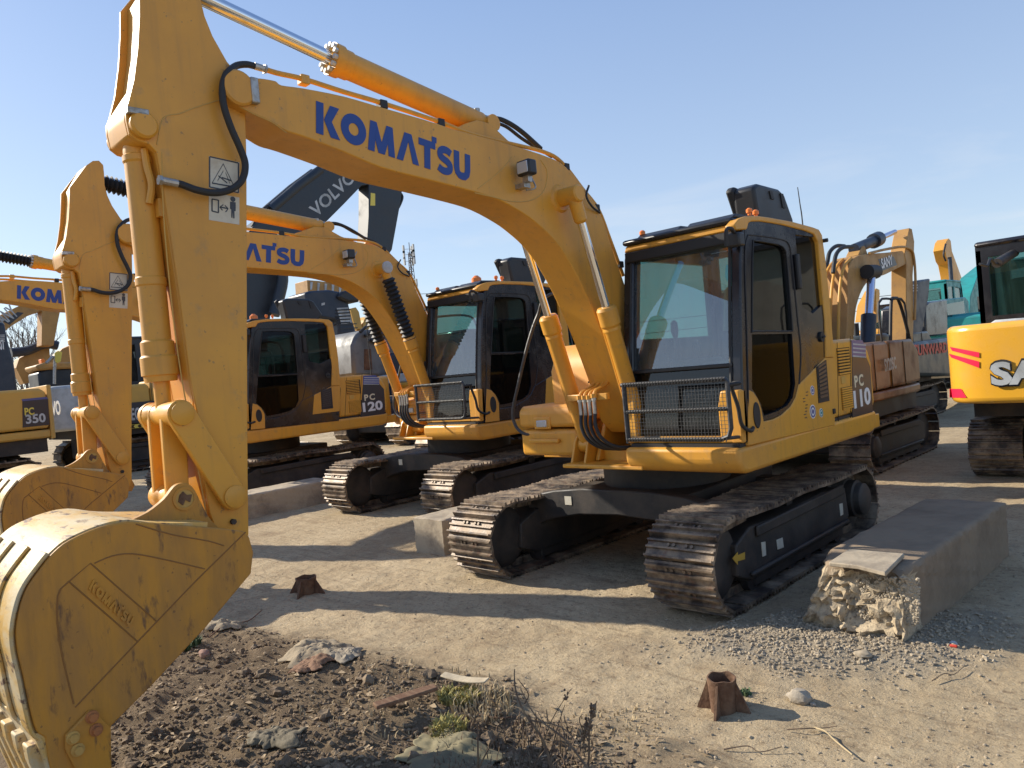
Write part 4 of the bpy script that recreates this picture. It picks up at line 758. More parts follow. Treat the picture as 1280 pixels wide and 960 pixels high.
# dark grey-green machine further back
X = -4.5
r, hs, cw = generic((-6.05, 16.3, 0), math.pi, 1.06, 'dark grey-green excavator with red lettering, left of the glossy orange-yellow counterweight', DGRN, G2, cabmat=DGRN, hood=1.5)
lt = tp(r, 'hood_panel', DGRN, [(1137, 432), (1150, 427), (1180, 423), (1226, 418), (1226, 470), (1140, 470)], X-.1, 1.5, None, .06)
ttext(r, 'SUNWARD', (1142.5, 444.5), (1184, 440), X-.1, .20, REDP, lt, off=.01)
pn = tp(r, 'side_guard_panel', NAVY, [(1140, 352), (1163, 348), (1161, 372), (1152, 419), (1136, 421), (1136, 370)], X-.3, .25, None, .03)
for i in range(3): tp(r, 'vent_mark', LGREY, [(1141, 356+i*3.4), (1147, 355.5+i*3.4), (1147, 357+i*3.4), (1141, 357.6+i*3.4)], X-.295, .006, pn, 0)
tp(r, 'rear_cab', GLB, [(1157, 381), (1162, 377), (1184, 374), (1185, 418), (1158, 421)], X-.5, .9, None, .03)
# teal machine and a pale green cab
r, hs, cw = generic((-6.2, 26.0, 0), math.pi, 1.25, 'teal excavator with a pale green glazed cab, far back left of the black cab', TEAL, G2, cabmat=TEAL, glassm=GT)
cb = tp(r, 'cab_frame', TEAL, [(1175, 377), (1180, 374), (1207, 371), (1211, 376), (1213, 416), (1180, 419)], -6.2, .9, None, .03); tp(r, 'cab_glass', GT, [(1183, 380), (1205, 376), (1208, 413), (1187, 415)], -6.18, .01, cb, 0)
tp(r, 'boom', TEAL, [(1213, 370), (1222, 345), (1240, 330), (1262, 324), (1300, 318), (1300, 330), (1262, 338), (1238, 352), (1225, 380), (1222, 416), (1211, 416)], -6.6, .5)
# orange counterweight at the right edge
r, hs, cw = generic((-1.12, 11.05, 0), math.pi, 1.05, 'glossy orange-yellow excavator seen from behind at the right edge, red tape on it', SAND, G2, detail=True, hood=1.58, cww=1.06)
K.map = inv_map(r)
Yc = 11.05-2.07*1.05
_q = spline([(-.6, 2.05), (0, 2.07), (.6, 2.05), (1.0, 1.97), (1.17, 1.75), (1.19, 1.49)], 8); CXS = [a for a, b in _q if a >= 0]; CYS = [b for a, b in _q if a >= 0]
def cwy(x): # world y of the counterweight skin at world x
    a = abs(x+1.12)/1.05/1.06; return 11.05-float(np.interp(a, CXS, CYS))*1.05-.010
def on_cw(px, py):
    d = ray(px, py); ts = np.linspace(7.5, 11.5, 4000)/FPX; P = CAM[None, :]+ts[:, None]*d[None, :]*1.0
    for p in P:
        if -2.43 < p[0] and p[1] >= cwy(p[0]): return p
    return P[np.argmin(np.abs(P[:, 0]+2.43))]
def cw_quad(pts, mt, nm):
    n = 10; a0, a1, b1, b0 = pts; la = []; lb = []
    for i in range(n+1):
        t = i/n; la.append(on_cw(a0[0]+(a1[0]-a0[0])*t, a0[1]+(a1[1]-a0[1])*t)); lb.append(on_cw(b0[0]+(b1[0]-b0[0])*t, b0[1]+(b1[1]-b0[1])*t))
    MB().strip(la, lb).build(nm, mt, cw, smooth=60)
cw_quad([(1187, 433.5), (1224, 440.5), (1224, 447), (1190, 438.5)], PINK, 'reflective_tape'); cw_quad([(1186, 442), (1224, 452), (1224, 460), (1189, 447)], PINK, 'reflective_tape'); cw_quad([(1187, 486), (1201, 486), (1208, 497), (1187, 497)], PINK, 'reflective_tape')
p0 = on_cw(1239, 481); p1 = on_cw(1280, 480)
text('SANY', p0+np.array([0, -.02, 0]), (1, .0, 0), (0, 0, 1), .235, BLK, cw, bold=.075, ext=.006, width=1.02, name='lettering_shadow')
text('SANY', p0+np.array([.01, -.03, .008]), (1, .0, 0), (0, 0, 1), .215, LGREY, cw, bold=.045, ext=.012, width=.99)
tp(r, 'exhaust_hood', LGREY, [(1234, 411), (1237, 404), (1243, 400), (1268, 398), (1300, 396), (1300, 410)], 9.6, .5, None, .03, axis=1)
tt(r, 'arm_cylinder', UND, [(1246, 329), (1268, 316)], -2.0, .05, None, 0, 12, 0); tt(r, 'rod', CHR, [(1266, 317), (1282, 309)], -2.0, .025, None, 0, 12, 0); tt(r, 'hydraulic_hose', RUB, [(1225, 330), (1234, 332), (1238, 324), (1244, 330), (1250, 326)], -2.0, .014, None)
# far yellow arm above the teal cab, small folded boom between
r, hs, cw = generic((-11.0, 36.0, 0), math.pi, 1.2, 'distant yellow excavator whose raised arm stands above the pale green cab', YEL, G2)
tp(r, 'arm', YEL, [(1181, 312), (1183, 302), (1186, 298), (1188.5, 301), (1190, 314), (1196, 330), (1203, 350), (1208, 362), (1206, 376), (1192, 378), (1190, 345), (1187, 330), (1184, 325)], -10.4, .5); tt(r, 'bucket_cylinder', NAVY, [(1184, 322), (1186, 350), (1187, 378)], -10.2, .09, None, .1)
tt(r, 'hydraulic_hose', RUB, [(1182, 305), (1179.5, 318), (1182, 326)], -10.3, .04)
tp(r, 'bucket', UND, [(1193, 362), (1207, 359), (1210, 370), (1196, 374)], -10.3, .7)
r, hs, cw = generic((-11.5, 30.0, 0), math.pi, 1.0, 'distant yellow excavator with a small folded boom, seen under the ochre boom', YEL, G2)
b_ = tp(r, 'boom', YEL, [(1083, 381), (1092, 363), (1096, 360.5), (1099, 362), (1100, 368), (1088, 390), (1084, 402), (1080, 402)], -11.2, .35); tp(r, 'arm', YEL, [(1095, 362), (1099.5, 362), (1099.5, 402), (1095, 404)], -11.15, .3)
# slate grey machine with raised boom
X = -20.3
r, hs, cw = generic((-22.0, 8.1, 0), math.pi, 1.40, 'big excavator with slate grey boom lettered in white and a pale grey counterweight', YEL2, G2, cwpaint=LGREY, hood=1.55, cabmat=GREY)
X = -21.6
bm_ = tp(r, 'boom', GREY, [(410, 209), (436, 213), (455, 219), (466, 230), (452, 232), (430, 255), (406, 279), (370, 313), (354, 350), (349, 377), (338, 395), (334, 440), (282, 440), (290, 340), (303, 300), (321, 277), (345, 260), (375, 235)], X, .7)
ttext(r, 'VOLVO', (395, 272), (445, 224), X, .40, LGREY, bm_, bold=.02)
ar = tp(r, 'arm', GREY, [(461, 224), (482, 226), (503, 236), (499, 262), (490, 312), (478, 330), (458, 322), (461, 270)], X+.02, .62)
tp(r, 'sticker', LYEL, [(463.5, 241), (469, 242), (469, 257), (463, 257)], X+.025, .006, ar, 0)
for dx in (-.1, -.5): c_ = tt(r, 'arm_cylinder', GREY, [(340, 262), (375, 232), (402, 212)], X, .16, None, dx, 12, 0)
for k in range(3): tt(r, 'hydraulic_tube', GREY, [(318, 285), (345, 258), (378, 230+k), (412, 207+k)], X, .06, bm_, -.05-.2*k)
tt(r, 'hydraulic_hose', RUB, [(318, 283), (326, 268), (336, 258), (350, 254), (356, 250)], X, .07, bm_, -.1); tt(r, 'hydraulic_hose', RUB, [(500, 238), (505, 245), (502, 255), (498, 262)], X, .05, ar, -.1); tt(r, 'hydraulic_hose', RUB, [(494, 270), (491, 290), (486, 310), (484, 322)], X, .08, ar, -.1)
tt(r, 'boom_cylinder', GREY, [(345, 330), (347, 352), (342, 375), (336, 395)], X, .18, None, .3, 12, 3)
K.map = inv_map(r)
p0 = on(60, 519, 1, 5.2); text('VOLVO', p0+np.array([0, -.13, 0]), (1, .0, 0), (0, 0, 1), .30, WHITE, cw, bold=.03, width=1.5, ext=.01)
st = tp(r, 'side_stripe', DECG, [(162, 503.5), (330, 488), (330, 512), (162, 529.5)], X+1.32, .01, hs, 0)
ttext(r, 'EC480D', (164.5, 525), (196, 522), X+1.32, .30, LGREY, st); tp(r, 'hazard_stripe', LYEL, [(162, 531), (300, 519), (300, 523), (162, 536)], X+1.32, .01, hs, 0)
for i in range(9): tp(r, 'chevron', SEAM, [(165+i*9, 531+.3-i*.8), (169+i*9, 530.8-i*.8), (167+i*9, 533-i*.8), (169+i*9, 535-i*.8), (165+i*9, 535.3-i*.8), (163+i*9, 533.2-i*.8)], X+1.325, .006, hs, 0)
# machine at the left edge with PC 350 on its flank
r, hs, cw = generic((-18.7, 2.42, 0), 0, 1.36, 'yellow excavator at the left edge, marked PC 350 beside the pale grey counterweight', YEL2, G2, hood=1.58, louv=False, cwd=.2)
K.map = inv_map(r)
X = -18.7+1.19*1.36
dc = tp(r, 'model_decal', DECG, [(28, 501.5), (60, 498.5), (62, 531), (28.5, 534.5)], X+.01, .01, hs, 0); tp(r, 'stripe_decal', BLUE2, [(27, 499), (58, 496), (60, 498.5), (28, 501.5)], X+.01, .01, hs, 0)
ttext(r, 'PC', (31, 519), (43, 518), X+.012, .14, LYEL, dc); ttext(r, '350', (32.5, 529.5), (57.5, 527), X+.012, .17, LGREY, dc)
# far left machines
r, hs, cw = generic((-30.5, 11.0, 0), math.pi, 1.3, 'ochre excavator at the far left, its boom with a dark lettered decal', BROWNY, G2)
b_ = tp(r, 'boom', BROWNY, [(-15, 425), (-8, 398), (20, 384), (48, 372), (62, 372), (74, 384), (60, 386), (36, 394), (12, 409), (0, 420)], -29.5, .6); d_ = tp(r, 'boom_decal', DECG, [(4, 402), (22, 390), (30, 391), (12, 406)], -29.49, .01, b_, 0); ttext(r, 'SANY', (0, 409), (24, 393), -29.47, .42, LGREY, b_)
tp(r, 'arm', BROWNY, [(53, 384), (75, 390), (72, 405), (67, 432), (52, 432)], -29.4, .6)
r, hs, cw = generic((-34.0, 20.0, 0), math.pi, 1.2, 'brown-yellow excavator with an orange beacon and round mirror behind the pale grey counterweight', BROWNY, G2)
tp(r, 'boom', BROWNY, [(20, 460), (24, 448), (40, 440), (56, 433), (62, 436), (64, 470), (30, 480)], -30.5, .6); tp(r, 'boom_cover', BROWNY, [(62, 452), (78, 436), (92, 430), (120, 425), (120, 460), (64, 462)], -30.6, .6)
tt(r, 'boom_tube', NAVY, [(14, 441), (35, 438), (56, 430), (72, 432)], -30.3, .16); tp(r, 'mirror', LYEL, [(69, 441), (73, 438.5), (78, 440), (76, 452), (71, 454), (69, 450)], -28.0, .1); tt(r, 'mirror_arm', STL, [(58, 454), (68, 446), (68, 466), (68, 480)], -28.1, .05)
m_ = tp(r, 'side_cab', GREY, [(47, 466), (60, 461), (98, 460), (98, 484), (50, 488)], -28.4, 1.2, None, .05); tp(r, 'cab_roof', BROWNY, [(44, 457), (56, 453), (98, 452.5), (98, 460), (48, 463)], -28.3, 1.4, None, .05); tp(r, 'beacon_lamp', ORA, [(51, 449), (55, 448), (57, 453), (52, 454)], -28.6, .3)
r, hs, cw = generic((-27.0, 3.5, 0), 0, 1.3, 'dark navy machine with slatted flank panel cut by the left edge of the photo', NAVY, G2, cab=False)
pn = tp(r, 'flank_panel', NAVY, [(-14, 402), (6, 403), (10, 425), (18, 455), (24, 497), (-14, 500)], -25.6, .8, None, .06); ttext(r, '07', (0, 437), (7, 436), -25.6, .28, WHITE, pn); 
for i in range(5): tp(r, 'slat', LGREY, [(-4, 418.5+i*2), (6, 418.2+i*2), (6, 419.3+i*2), (-4, 419.6+i*2)], -25.59, .012, pn, 0)
# dark panel machine behind the third
r, hs, cw = generic((-17.2, 13.6, 0), 0, 1.25, 'dark navy excavator with slatted side housing, right behind the third machine\'s cab', NAVY, G2, cab=False, hood=1.5)
X = -15.2
pn = tp(r, 'side_housing', NAVY, [(381, 366), (388, 363.5), (412, 362), (433, 366), (441, 400), (456, 448), (457, 455), (452, 462), (424, 463), (423, 400), (408, 398), (392, 396), (386, 385)], X, .8, None, .04)
for i in range(8): tp(r, 'slat', DECG, [(425+i*.6, 405+i*5), (446+i*1.3, 404+i*5), (446+i*1.3, 405.3+i*5), (425+i*.6, 406.3+i*5)], X+.02, .03, pn, 0)
tp(r, 'window_grille', LGREY, [(421, 385), (435, 384), (440, 403), (427, 406)], X+.01, .01, pn, 0); 
for i in range(5): tp(r, 'grille_bar', RUB, [(420, 387+i*4), (438, 386+i*4), (438, 387.5+i*4), (420, 388.5+i*4)], X+.02, .012, pn, 0)
tp(r, 'small_badge', LGREY, [(402, 379), (406, 378), (406, 381), (402, 382)], X+.01, .01, pn, 0); tp(r, 'stripe_badge', LYEL, [(428, 447.5), (452, 446), (453, 448), (429, 449.5)], X+.01, .01, pn, 0)
tp(r, 'exhaust_cover', BLK, [(422, 371), (428, 364), (440, 362), (456, 368), (459, 373), (450, 377), (436, 378), (427, 374)], X+.1, .8, None, .08)
# grey machine + blue cab in the gap
r, hs, cw = generic((-13.6, 16.0, 0), math.pi, 1.2, 'grey machine with a rounded hood, between the third and second yellow excavators', MIDG, G2, cabmat=NAVY)
X = -12.0
tp(r, 'rounded_hood', MIDG, spline([(440, 432), (446, 418), (458, 412), (478, 412), (495, 420), (506, 436)], 3)+[(510, 470), (442, 470)], X, 1.2, None, .05); tp(r, 'engine_block', RUST, [(456, 436), (464, 436), (466, 462), (456, 462)], X+.02, .1)
for P in ([(450, 415), (462, 406), (475, 410), (480, 418)], [(456, 420), (470, 414), (490, 420), (500, 432)], [(463, 425), (476, 432), (484, 446)]): tt(r, 'hydraulic_hose', RUB, P, X+.05, .03)
tp(r, 'low_cab', NAVY, [(483, 446), (490, 441), (548, 436), (548, 466), (484, 468)], X+.05, .9, None, .04); tp(r, 'side_rail', LGREY, [(478, 469), (548, 462), (548, 473), (480, 480)], X+.1, .9, None, .02)
r, hs, cw = generic((-18.5, 19.0, 0), math.pi, 1.1, 'yellow machine far back with upright arm pieces above the rounded grey hood', YEL2, G2)
tp(r, 'arm', YEL2, [(438, 386), (445, 384), (449, 390), (453, 411), (445, 412)], -17, .3); tp(r, 'bucket', YEL2, [(453, 412), (455, 400), (460, 395), (465, 402), (464, 413)], -17, .5)
bk_ = tp(r, 'raised_bucket', BROWNY, [(384, 350), (398, 351), (425, 355), (452, 361), (448, 370), (400, 368), (385, 365)], -17, .6)
for i in range(6): tp(r, 'bucket_tooth', LGREY, [(388+i*9, 352+i*1.2), (391+i*9, 352.5+i*1.2), (390+i*9, 362+i*1.2), (388+i*9, 362+i*1.2)], -16.98, .08, bk_, 0)
# yellow counterweight with lettering between
r, hs, cw = generic((-10.75, 10.75, 0), math.pi, 1.0, 'yellow excavator seen from behind, its blue-lettered counterweight between two yellow cabs', YEL, G2, hood=1.5)
K.map = inv_map(r)
p1 = on(500, 518, 1, 8.67); w_ = 1.55
logo((p1[0]-w_, 8.665, p1[2]-.0), (p1[0], 8.665, p1[2]), (p1[0]-w_, 8.665, p1[2]+.17), BLUE, cw, ext=.004, axis=1)
for px in (511, 521):
    a = on(px-4, 502, 1, 8.68); b = on(px+4, 502, 1, 8.68); c = on(px, 494, 1, 8.68); m = MB()
    for p, q in ((a, b), (b, c), (c, a)): m.tube([p, q], .006, 4, 0)
    m.build('warning_mark', SEAM, cw)
# toothed bucket resting high behind
K.map = lambda v: v; K.root = None; K.warp = None
# ------------------------------------------------------------------ ground
K.map = lambda v: v; K.root = None; K.warp = None
_G = {}
def vnoise(x, y, s, seed):
    if seed not in _G: _G[seed] = np.random.RandomState(seed).rand(256, 256)
    G = _G[seed]; x = x/s; y = y/s
    xi = np.floor(x).astype(int); yi = np.floor(y).astype(int); fx = x-xi; fy_ = y-yi; fx = fx*fx*(3-2*fx); fy_ = fy_*fy_*(3-2*fy_)
    g = lambda a, b: G[a % 256, b % 256]
    return (g(xi, yi)*(1-fx)+g(xi+1, yi)*fx)*(1-fy_)+(g(xi, yi+1)*(1-fx)+g(xi+1, yi+1)*fx)*fy_
def fbm(x, y, s, seed, o=4):
    t = 0; a = 1; n = 0
    for i in range(o): t = t+a*(vnoise(x+7.3*i, y-3.1*i, s/2**i, seed+i)-.5); n += a; a *= .5
    return t/n
def outer(a, b, d, n, far):
    core = list(np.arange(a, b, d)); g = np.geomspace(d, far, n); return np.array([a-t for t in g[::-1]]+core+[b+t for t in g])
xs = outer(-6.0, .3, .02, 70, 900); ys = outer(1.0, 5.2, .02, 70, 900)
Xg, Yg = np.meshgrid(xs, ys); 
def sstep(a, b, t): t = np.clip((t-a)/(b-a), 0, 1); return t*t*(3-2*t)
A_ = np.array(gz(235, 790)[:2]); B_ = np.array(gz(760, 945)[:2]); dd = (B_-A_)/np.linalg.norm(B_-A_); nn = np.array([dd[1], -dd[0]])
def soil_mask(x, y):
    s = (x-A_[0])*nn[0]+(y-A_[1])*nn[1]; s = s if np.dot(np.array([0, 0])-A_, nn) > 0 else -s
    t = ((x-A_[0])*dd[0]+(y-A_[1])*dd[1])/np.linalg.norm(B_-A_)
    return sstep(-.35, .15, s+.5*fbm(x, y, .5, 5)+.22*np.sin(np.clip(t, 0, 1)*math.pi))*(1-sstep(.95, 1.35, t+.4*fbm(x, y, .4, 9)))
gc = np.array(gz(1050, 800)[:2])
def gravel_mask(x, y):
    u = (x-gc[0]); v = (y-gc[1]); e = (u*.8+v*.6)/.95; f = (-u*.6+v*.8)/.50
    return 1-sstep(.45, 1.25, np.sqrt(e*e+f*f)+.9*fbm(x, y, .25, 21))
def height(x, y):
    near = np.exp(-((x+3)**2+(y-4)**2)/900.)
    h = .05*fbm(x, y, 2.5, 1)*sstep(.3, 1.5, np.hypot(x, y))*0.5+.028*fbm(x, y, .35, 2)+.017*fbm(x, y, .09, 3)
    so = soil_mask(x, y); h = h+so*(.045+.11*fbm(x, y, .45, 11, 5)+.06*fbm(x, y, .13, 12, 4)+.02*np.abs(fbm(x, y, .05, 14, 2)))
    h = h+gravel_mask(x, y)*(.03+.03*fbm(x, y, .1, 31))
    return h*near-.005
Zg = height(Xg, Yg)
nx, ny = len(xs), len(ys); idx = np.arange(nx*ny).reshape(ny, nx)
f4 = np.stack([idx[:-1, :-1], idx[:-1, 1:], idx[1:, 1:], idx[1:, :-1]], -1).reshape(-1, 4)
me = bpy.data.meshes.new('ground'); me.from_pydata(np.stack([Xg, Yg, Zg], -1).reshape(-1, 3).tolist(), [], f4.tolist()); me.update(); me.shade_smooth()
for nm, fn in (('soil', soil_mask), ('gravel', gravel_mask)):
    at = me.attributes.new(nm, 'FLOAT', 'POINT'); at.data.foreach_set('value', fn(Xg, Yg).reshape(-1).astype(np.float32))
g = bpy.data.materials.new('packed_dirt'); nt = nodes(g); N = nt.nodes; L = nt.links
out = N.new('ShaderNodeOutputMaterial'); b = N.new('ShaderNodeBsdfPrincipled'); L.new(b.outputs[0], out.inputs[0]); b.inputs['Roughness'].default_value = .95; b.inputs['Specular IOR Level'].default_value = .15
tc = N.new('ShaderNodeTexCoord')
def noise(s, d=8, r=.6, dist=0, vec=None):
    n = N.new('ShaderNodeTexNoise'); n.inputs['Scale'].default_value = s; n.inputs['Detail'].default_value = d; n.inputs['Roughness'].default_value = r; n.inputs['Distortion'].default_value = dist; L.new(vec or tc.outputs['Object'], n.inputs[0]); return n.outputs[0]
def ramp(v, l, h, a=0, c=1):
    r = N.new('ShaderNodeMapRange'); r.inputs[1].default_value = l; r.inputs[2].default_value = h; r.inputs[3].default_value = a; r.inputs[4].default_value = c; L.new(v, r.inputs[0]); return r.outputs[0]
def mix(f, a, c):
    x = N.new('ShaderNodeMix'); x.data_type = 'RGBA'; L.new(f, x.inputs[0])
    for k, q in ((6, a), (7, c)):
        if isinstance(q, tuple): x.inputs[k].default_value = (*q, 1)
        else: L.new(q, x.inputs[k])
    return x.outputs[2]
c = mix(ramp(noise(.7, 9, .62, .5), .38, .66), (.53, .42, .265), (.40, .305, .185))
c = mix(ramp(noise(2.3, 9, .7, 1.0), .48, .70, 0, .7), c, (.26, .185, .112))
c = mix(ramp(noise(1.5, 7, .6, .3), .52, .75, 0, .7), c, (.52, .42, .275))
mpg = N.new('ShaderNodeMapping'); mpg.inputs['Rotation'].default_value = (0, 0, math.radians(38)); mpg.inputs['Scale'].default_value = (1.0, 9.0, 1.0); L.new(tc.outputs['Object'], mpg.inputs[0])
c = mix(ramp(noise(1.6, 6, .6, .4, mpg.outputs[0]), .55, .70, 0, .55), c, (.23, .165, .10))
c = mix(ramp(noise(11, 8, .75), .52, .68, 0, .45), c, (.27, .20, .125))
c = mix(ramp(noise(24, 6, .7), .54, .68, 0, .8), c, (.17, .12, .075))
c = mix(ramp(noise(75, 3, .6), .60, .74, 0, .7), c, (.60, .52, .40))
c = mix(ramp(noise(130, 2, .5), .64, .74, 0, .7), c, (.10, .075, .05))
at = N.new('ShaderNodeAttribute'); at.attribute_name = 'soil'; sc_ = mix(ramp(noise(16, 7, .7), .35, .65), (.20, .145, .088), (.105, .072, .045)); c = mix(ramp(at.outputs['Fac'], 0, 1, 0, .9), c, sc_)
at2 = N.new('ShaderNodeAttribute'); at2.attribute_name = 'gravel'; gc_ = mix(ramp(noise(60, 5, .7), .35, .65), (.38, .33, .25), (.22, .185, .135)); c = mix(ramp(at2.outputs['Fac'], 0, 1, 0, .85), c, gc_)
L.new(c, b.inputs['Base Color'])
bp = N.new('ShaderNodeBump'); bp.inputs['Strength'].default_value = 1.0; bp.inputs['Distance'].default_value = .022
ad = N.new('ShaderNodeMath'); ad.operation = 'MULTIPLY_ADD'; L.new(noise(55, 8, .75), ad.inputs[0]); ad.inputs[1].default_value = .6; L.new(noise(9, 8, .7), ad.inputs[2]); L.new(ad.outputs[0], bp.inputs['Height']); L.new(bp.outputs[0], b.inputs['Normal'])
me.materials.append(g); go = bpy.data.objects.new('ground', me); COL.objects.link(go); tag(go, kind='structure')
def H(x, y): return float(height(np.array([float(x)]), np.array([float(y)]))[0])
# ------------------------------------------------------------------ loose stuff
def ico(sub):
    bm = bmesh.new(); bmesh.ops.create_icosphere(bm, subdivisions=sub, radius=1); v = np.array([tuple(q.co) for q in bm.verts]); f = [tuple(x.index for x in p.verts) for p in bm.faces]; bm.free(); return v, f
I1 = ico(1); I2 = ico(2)
rs = np.random.RandomState(5)
def lump(c, r, base=I1, flat=.7, j=.25):
    v, f = base; w = v*(1+j*(rs.rand(len(v), 1)-.5)*2); w = w*(np.array([1, rs.uniform(.6, 1), flat])*r); a = rs.rand()*6.28; R = np.array([[math.cos(a), -math.sin(a), 0], [math.sin(a), math.cos(a), 0], [0, 0, 1]]); return (w@R.T)+np.array(c), f
def scatter(n, region, mask, thr, rmin, rmax, name, m, label, cat, sink=.2, base=I1, p=2.5):
    if region == 'grav': a = rs.normal(0, .6, n*12); c = rs.normal(0, .33, n*12); X_ = gc[0]+.8*a-.6*c; Y_ = gc[1]+.6*a+.8*c
    else:
        q = np.array([gz(px, py)[:2] for px, py in zip(rs.uniform(region[0], region[1], n*(5 if mask else 1)), rs.uniform(region[2], region[3], n*(5 if mask else 1)))]); X_, Y_ = q[:, 0], q[:, 1]
    if mask: k = mask(X_, Y_) > rs.uniform(thr[0], thr[1], len(X_)); X_, Y_ = X_[k][:n], Y_[k][:n]
    Hh = height(X_, Y_); mb = MB()
    for x, y, h in zip(X_, Y_, Hh): r = rmin+(rmax-rmin)*rs.rand()**p; v, f = lump((x, y, h+r*(.5-sink)), r, base, j=.38); mb.add(v, f)
    o = mb.build(name, m, None, smooth=0, flip=False); tag(o, label, cat, kind='stuff'); return o
CLOD = mat('soil_clod', (.15, .105, .065), .98, c2=(.29, .22, .14), scale=9, bump=.5, bscale=70)
PEB = mat('pebble', (.38, .31, .215), .95, c2=(.22, .175, .12), scale=11, c3=(.5, .46, .38), s3=15)
scatter(7000, (120, 800, 780, 1000), soil_mask, (.3, .9), .003, .017, 'soil_clods', CLOD, 'crumbled dark soil clods in the foreground on the left', 'soil clods', p=3)
scatter(110, (150, 760, 800, 1000), soil_mask, (.5, .9), .012, .045, 'large_clods', CLOD, 'larger dark clods half sunk in the foreground soil', 'soil clods', base=I2, p=1.5, sink=.35)
FLK = mat('dry_leaf', (.40, .30, .18), .9, c2=(.22, .15, .09), scale=30)
_I1, I1 = I1, (np.array([(-1, -.5, 0), (1, -.6, .3), (1.1, .5, .1), (-.9, .6, .5)])*1.0, [(0, 1, 2, 3)])
scatter(900, (150, 900, 790, 1000), soil_mask, (.0, .5), .006, .020, 'leaf_litter', FLK, 'dry leaf scraps strewn over the dark soil', 'leaf litter', base=I1, sink=-.1)
I1 = _I1
scatter(4800, 'grav', gravel_mask, (.05, .7), .003, .014, 'gravel', PEB, 'loose grey gravel spilled in front of the broken concrete block', 'gravel', p=2.2)
scatter(1500, (120, 1280, 690, 960), None, None, .002, .009, 'pebbles', PEB, 'small pebbles scattered over the packed dirt', 'pebbles', p=2)
# ------------------------------------------------------------------ concrete blocks
RUBB = mat('broken_concrete', (.46, .37, .245), .95, c2=(.26, .20, .135), scale=22, c3=(.12, .09, .06), s3=45, lo3=.55, hi3=.7, bump=1.0, bscale=45)
def block(name, label, x0, x1, y0, y1, h, m, rough=.02, tilt=0, seed=1, top_in=0.0, chip=0.0, cut=18):
    cx, cy = (x0+x1)/2, (y0+y1)/2
    bm = bmesh.new(); W_, D_ = x1-x0, y1-y0; nx_, ny_, nz_ = max(4, int(W_/.022)), max(4, int(D_/.035)), max(4, int(h/.022)); vd = {}
    def vv(i, j, k):
        if (i, j, k) not in vd: vd[(i, j, k)] = bm.verts.new((-W_/2+W_*i/nx_, -D_/2+D_*j/ny_, -.02+(h+.02)*k/nz_))
        return vd[(i, j, k)]
    for i in range(nx_):
        for j in range(ny_):
            for k in (0, nz_): bm.faces.new([vv(i, j, k), vv(i+1, j, k), vv(i+1, j+1, k), vv(i, j+1, k)])
        for k in range(nz_):
            for j in (0, ny_): bm.faces.new([vv(i, j, k), vv(i+1, j, k), vv(i+1, j, k+1), vv(i, j, k+1)])
    for j in range(ny_):
        for k in range(nz_):
            for i in (0, nx_): bm.faces.new([vv(i, j, k), vv(i, j+1, k), vv(i, j+1, k+1), vv(i, j, k+1)])
    bmesh.ops.recalc_face_normals(bm, faces=bm.faces)
    co_ = np.array([tuple(v.co) for v in bm.verts]); N1 = fbm(co_[:, 0]+co_[:, 2]*2+seed, co_[:, 1]+co_[:, 2], .16, 40+seed); N2 = fbm(co_[:, 0]+seed, co_[:, 1]*.7+co_[:, 2]*3, .06, 50+seed)
    N3 = fbm(co_[:, 0]*1.2+seed*3, co_[:, 1]+co_[:, 2]*1.3, .028, 70+seed, 2)
    for v, n1, n2, n3 in zip(bm.verts, N1, N2, N3):
        c = v.co
        edge = sum(1 for a, l in ((abs(c.x), (x1-x0)/2), (abs(c.y), (y1-y0)/2), (c.z, h)) if a > l-.02)
        c.x += rough*n2*1.5; c.z += rough*n1*.8*(c.z > .05)
        if edge >= 2: c.x *= .975; c.z -= .01
        t = (c.y+(y1-y0)/2)/max(chip, .01)
        if chip and c.x < 0: c.x += (c.z/h)*(.05+.13*max(0, 1-t*.8))*min(1, -c.x/.1)
        if chip and t < 1:                          # broken end that faces the camera
            k = (1-t); c.y += (.07*n1+.11*n2+.06*n3)*k+.07*k*(c.z/h)*(1 if c.x > 0 else .3); c.x *= 1-.05*k*(c.z/h); c.z += .03*n3*k*(c.z > .03)
    for f in bm.faces: f.smooth = True
    me = bpy.data.meshes.new(name); bm.to_mesh(me); bm.free(); me.set_sharp_from_angle(angle=math.radians(40)); me.materials.append(m)
    if chip:
        me.materials.append(RUBB)
        for p in me.polygons: p.material_index = 1 if p.center.y < -(y1-y0)/2+chip*.8 and p.center.z < h-.035 else 0
    o = bpy.data.objects.new(name, me); COL.objects.link(o); o.location = (cx, cy, 0); o.rotation_euler = (0, 0, tilt); tag(o, label, 'concrete block', 'old concrete support blocks'); return o
block('concrete_block', 'long broken concrete block lying right of the nearest excavator\'s track', -2.02, -1.42, 4.32, 6.45, .385, DUSTC, .02, math.radians(-1.5), 1, chip=.30)
block('concrete_block', 'small whitish concrete block behind the left track of the nearest excavator', -5.98, -5.55, 4.58, 5.5, .33, CONC, .018, 0, 3)
block('concrete_block', 'low concrete beam right behind the nearest excavator\'s arm, before the third machine', -10.35, -9.80, 4.3, 6.15, .32, CONC, .015, 0, 5)
block('concrete_block', 'pale concrete block far back under the second excavator', -8.6, -7.3, 8.9, 9.4, .3, CONC, .015, 0, 7)
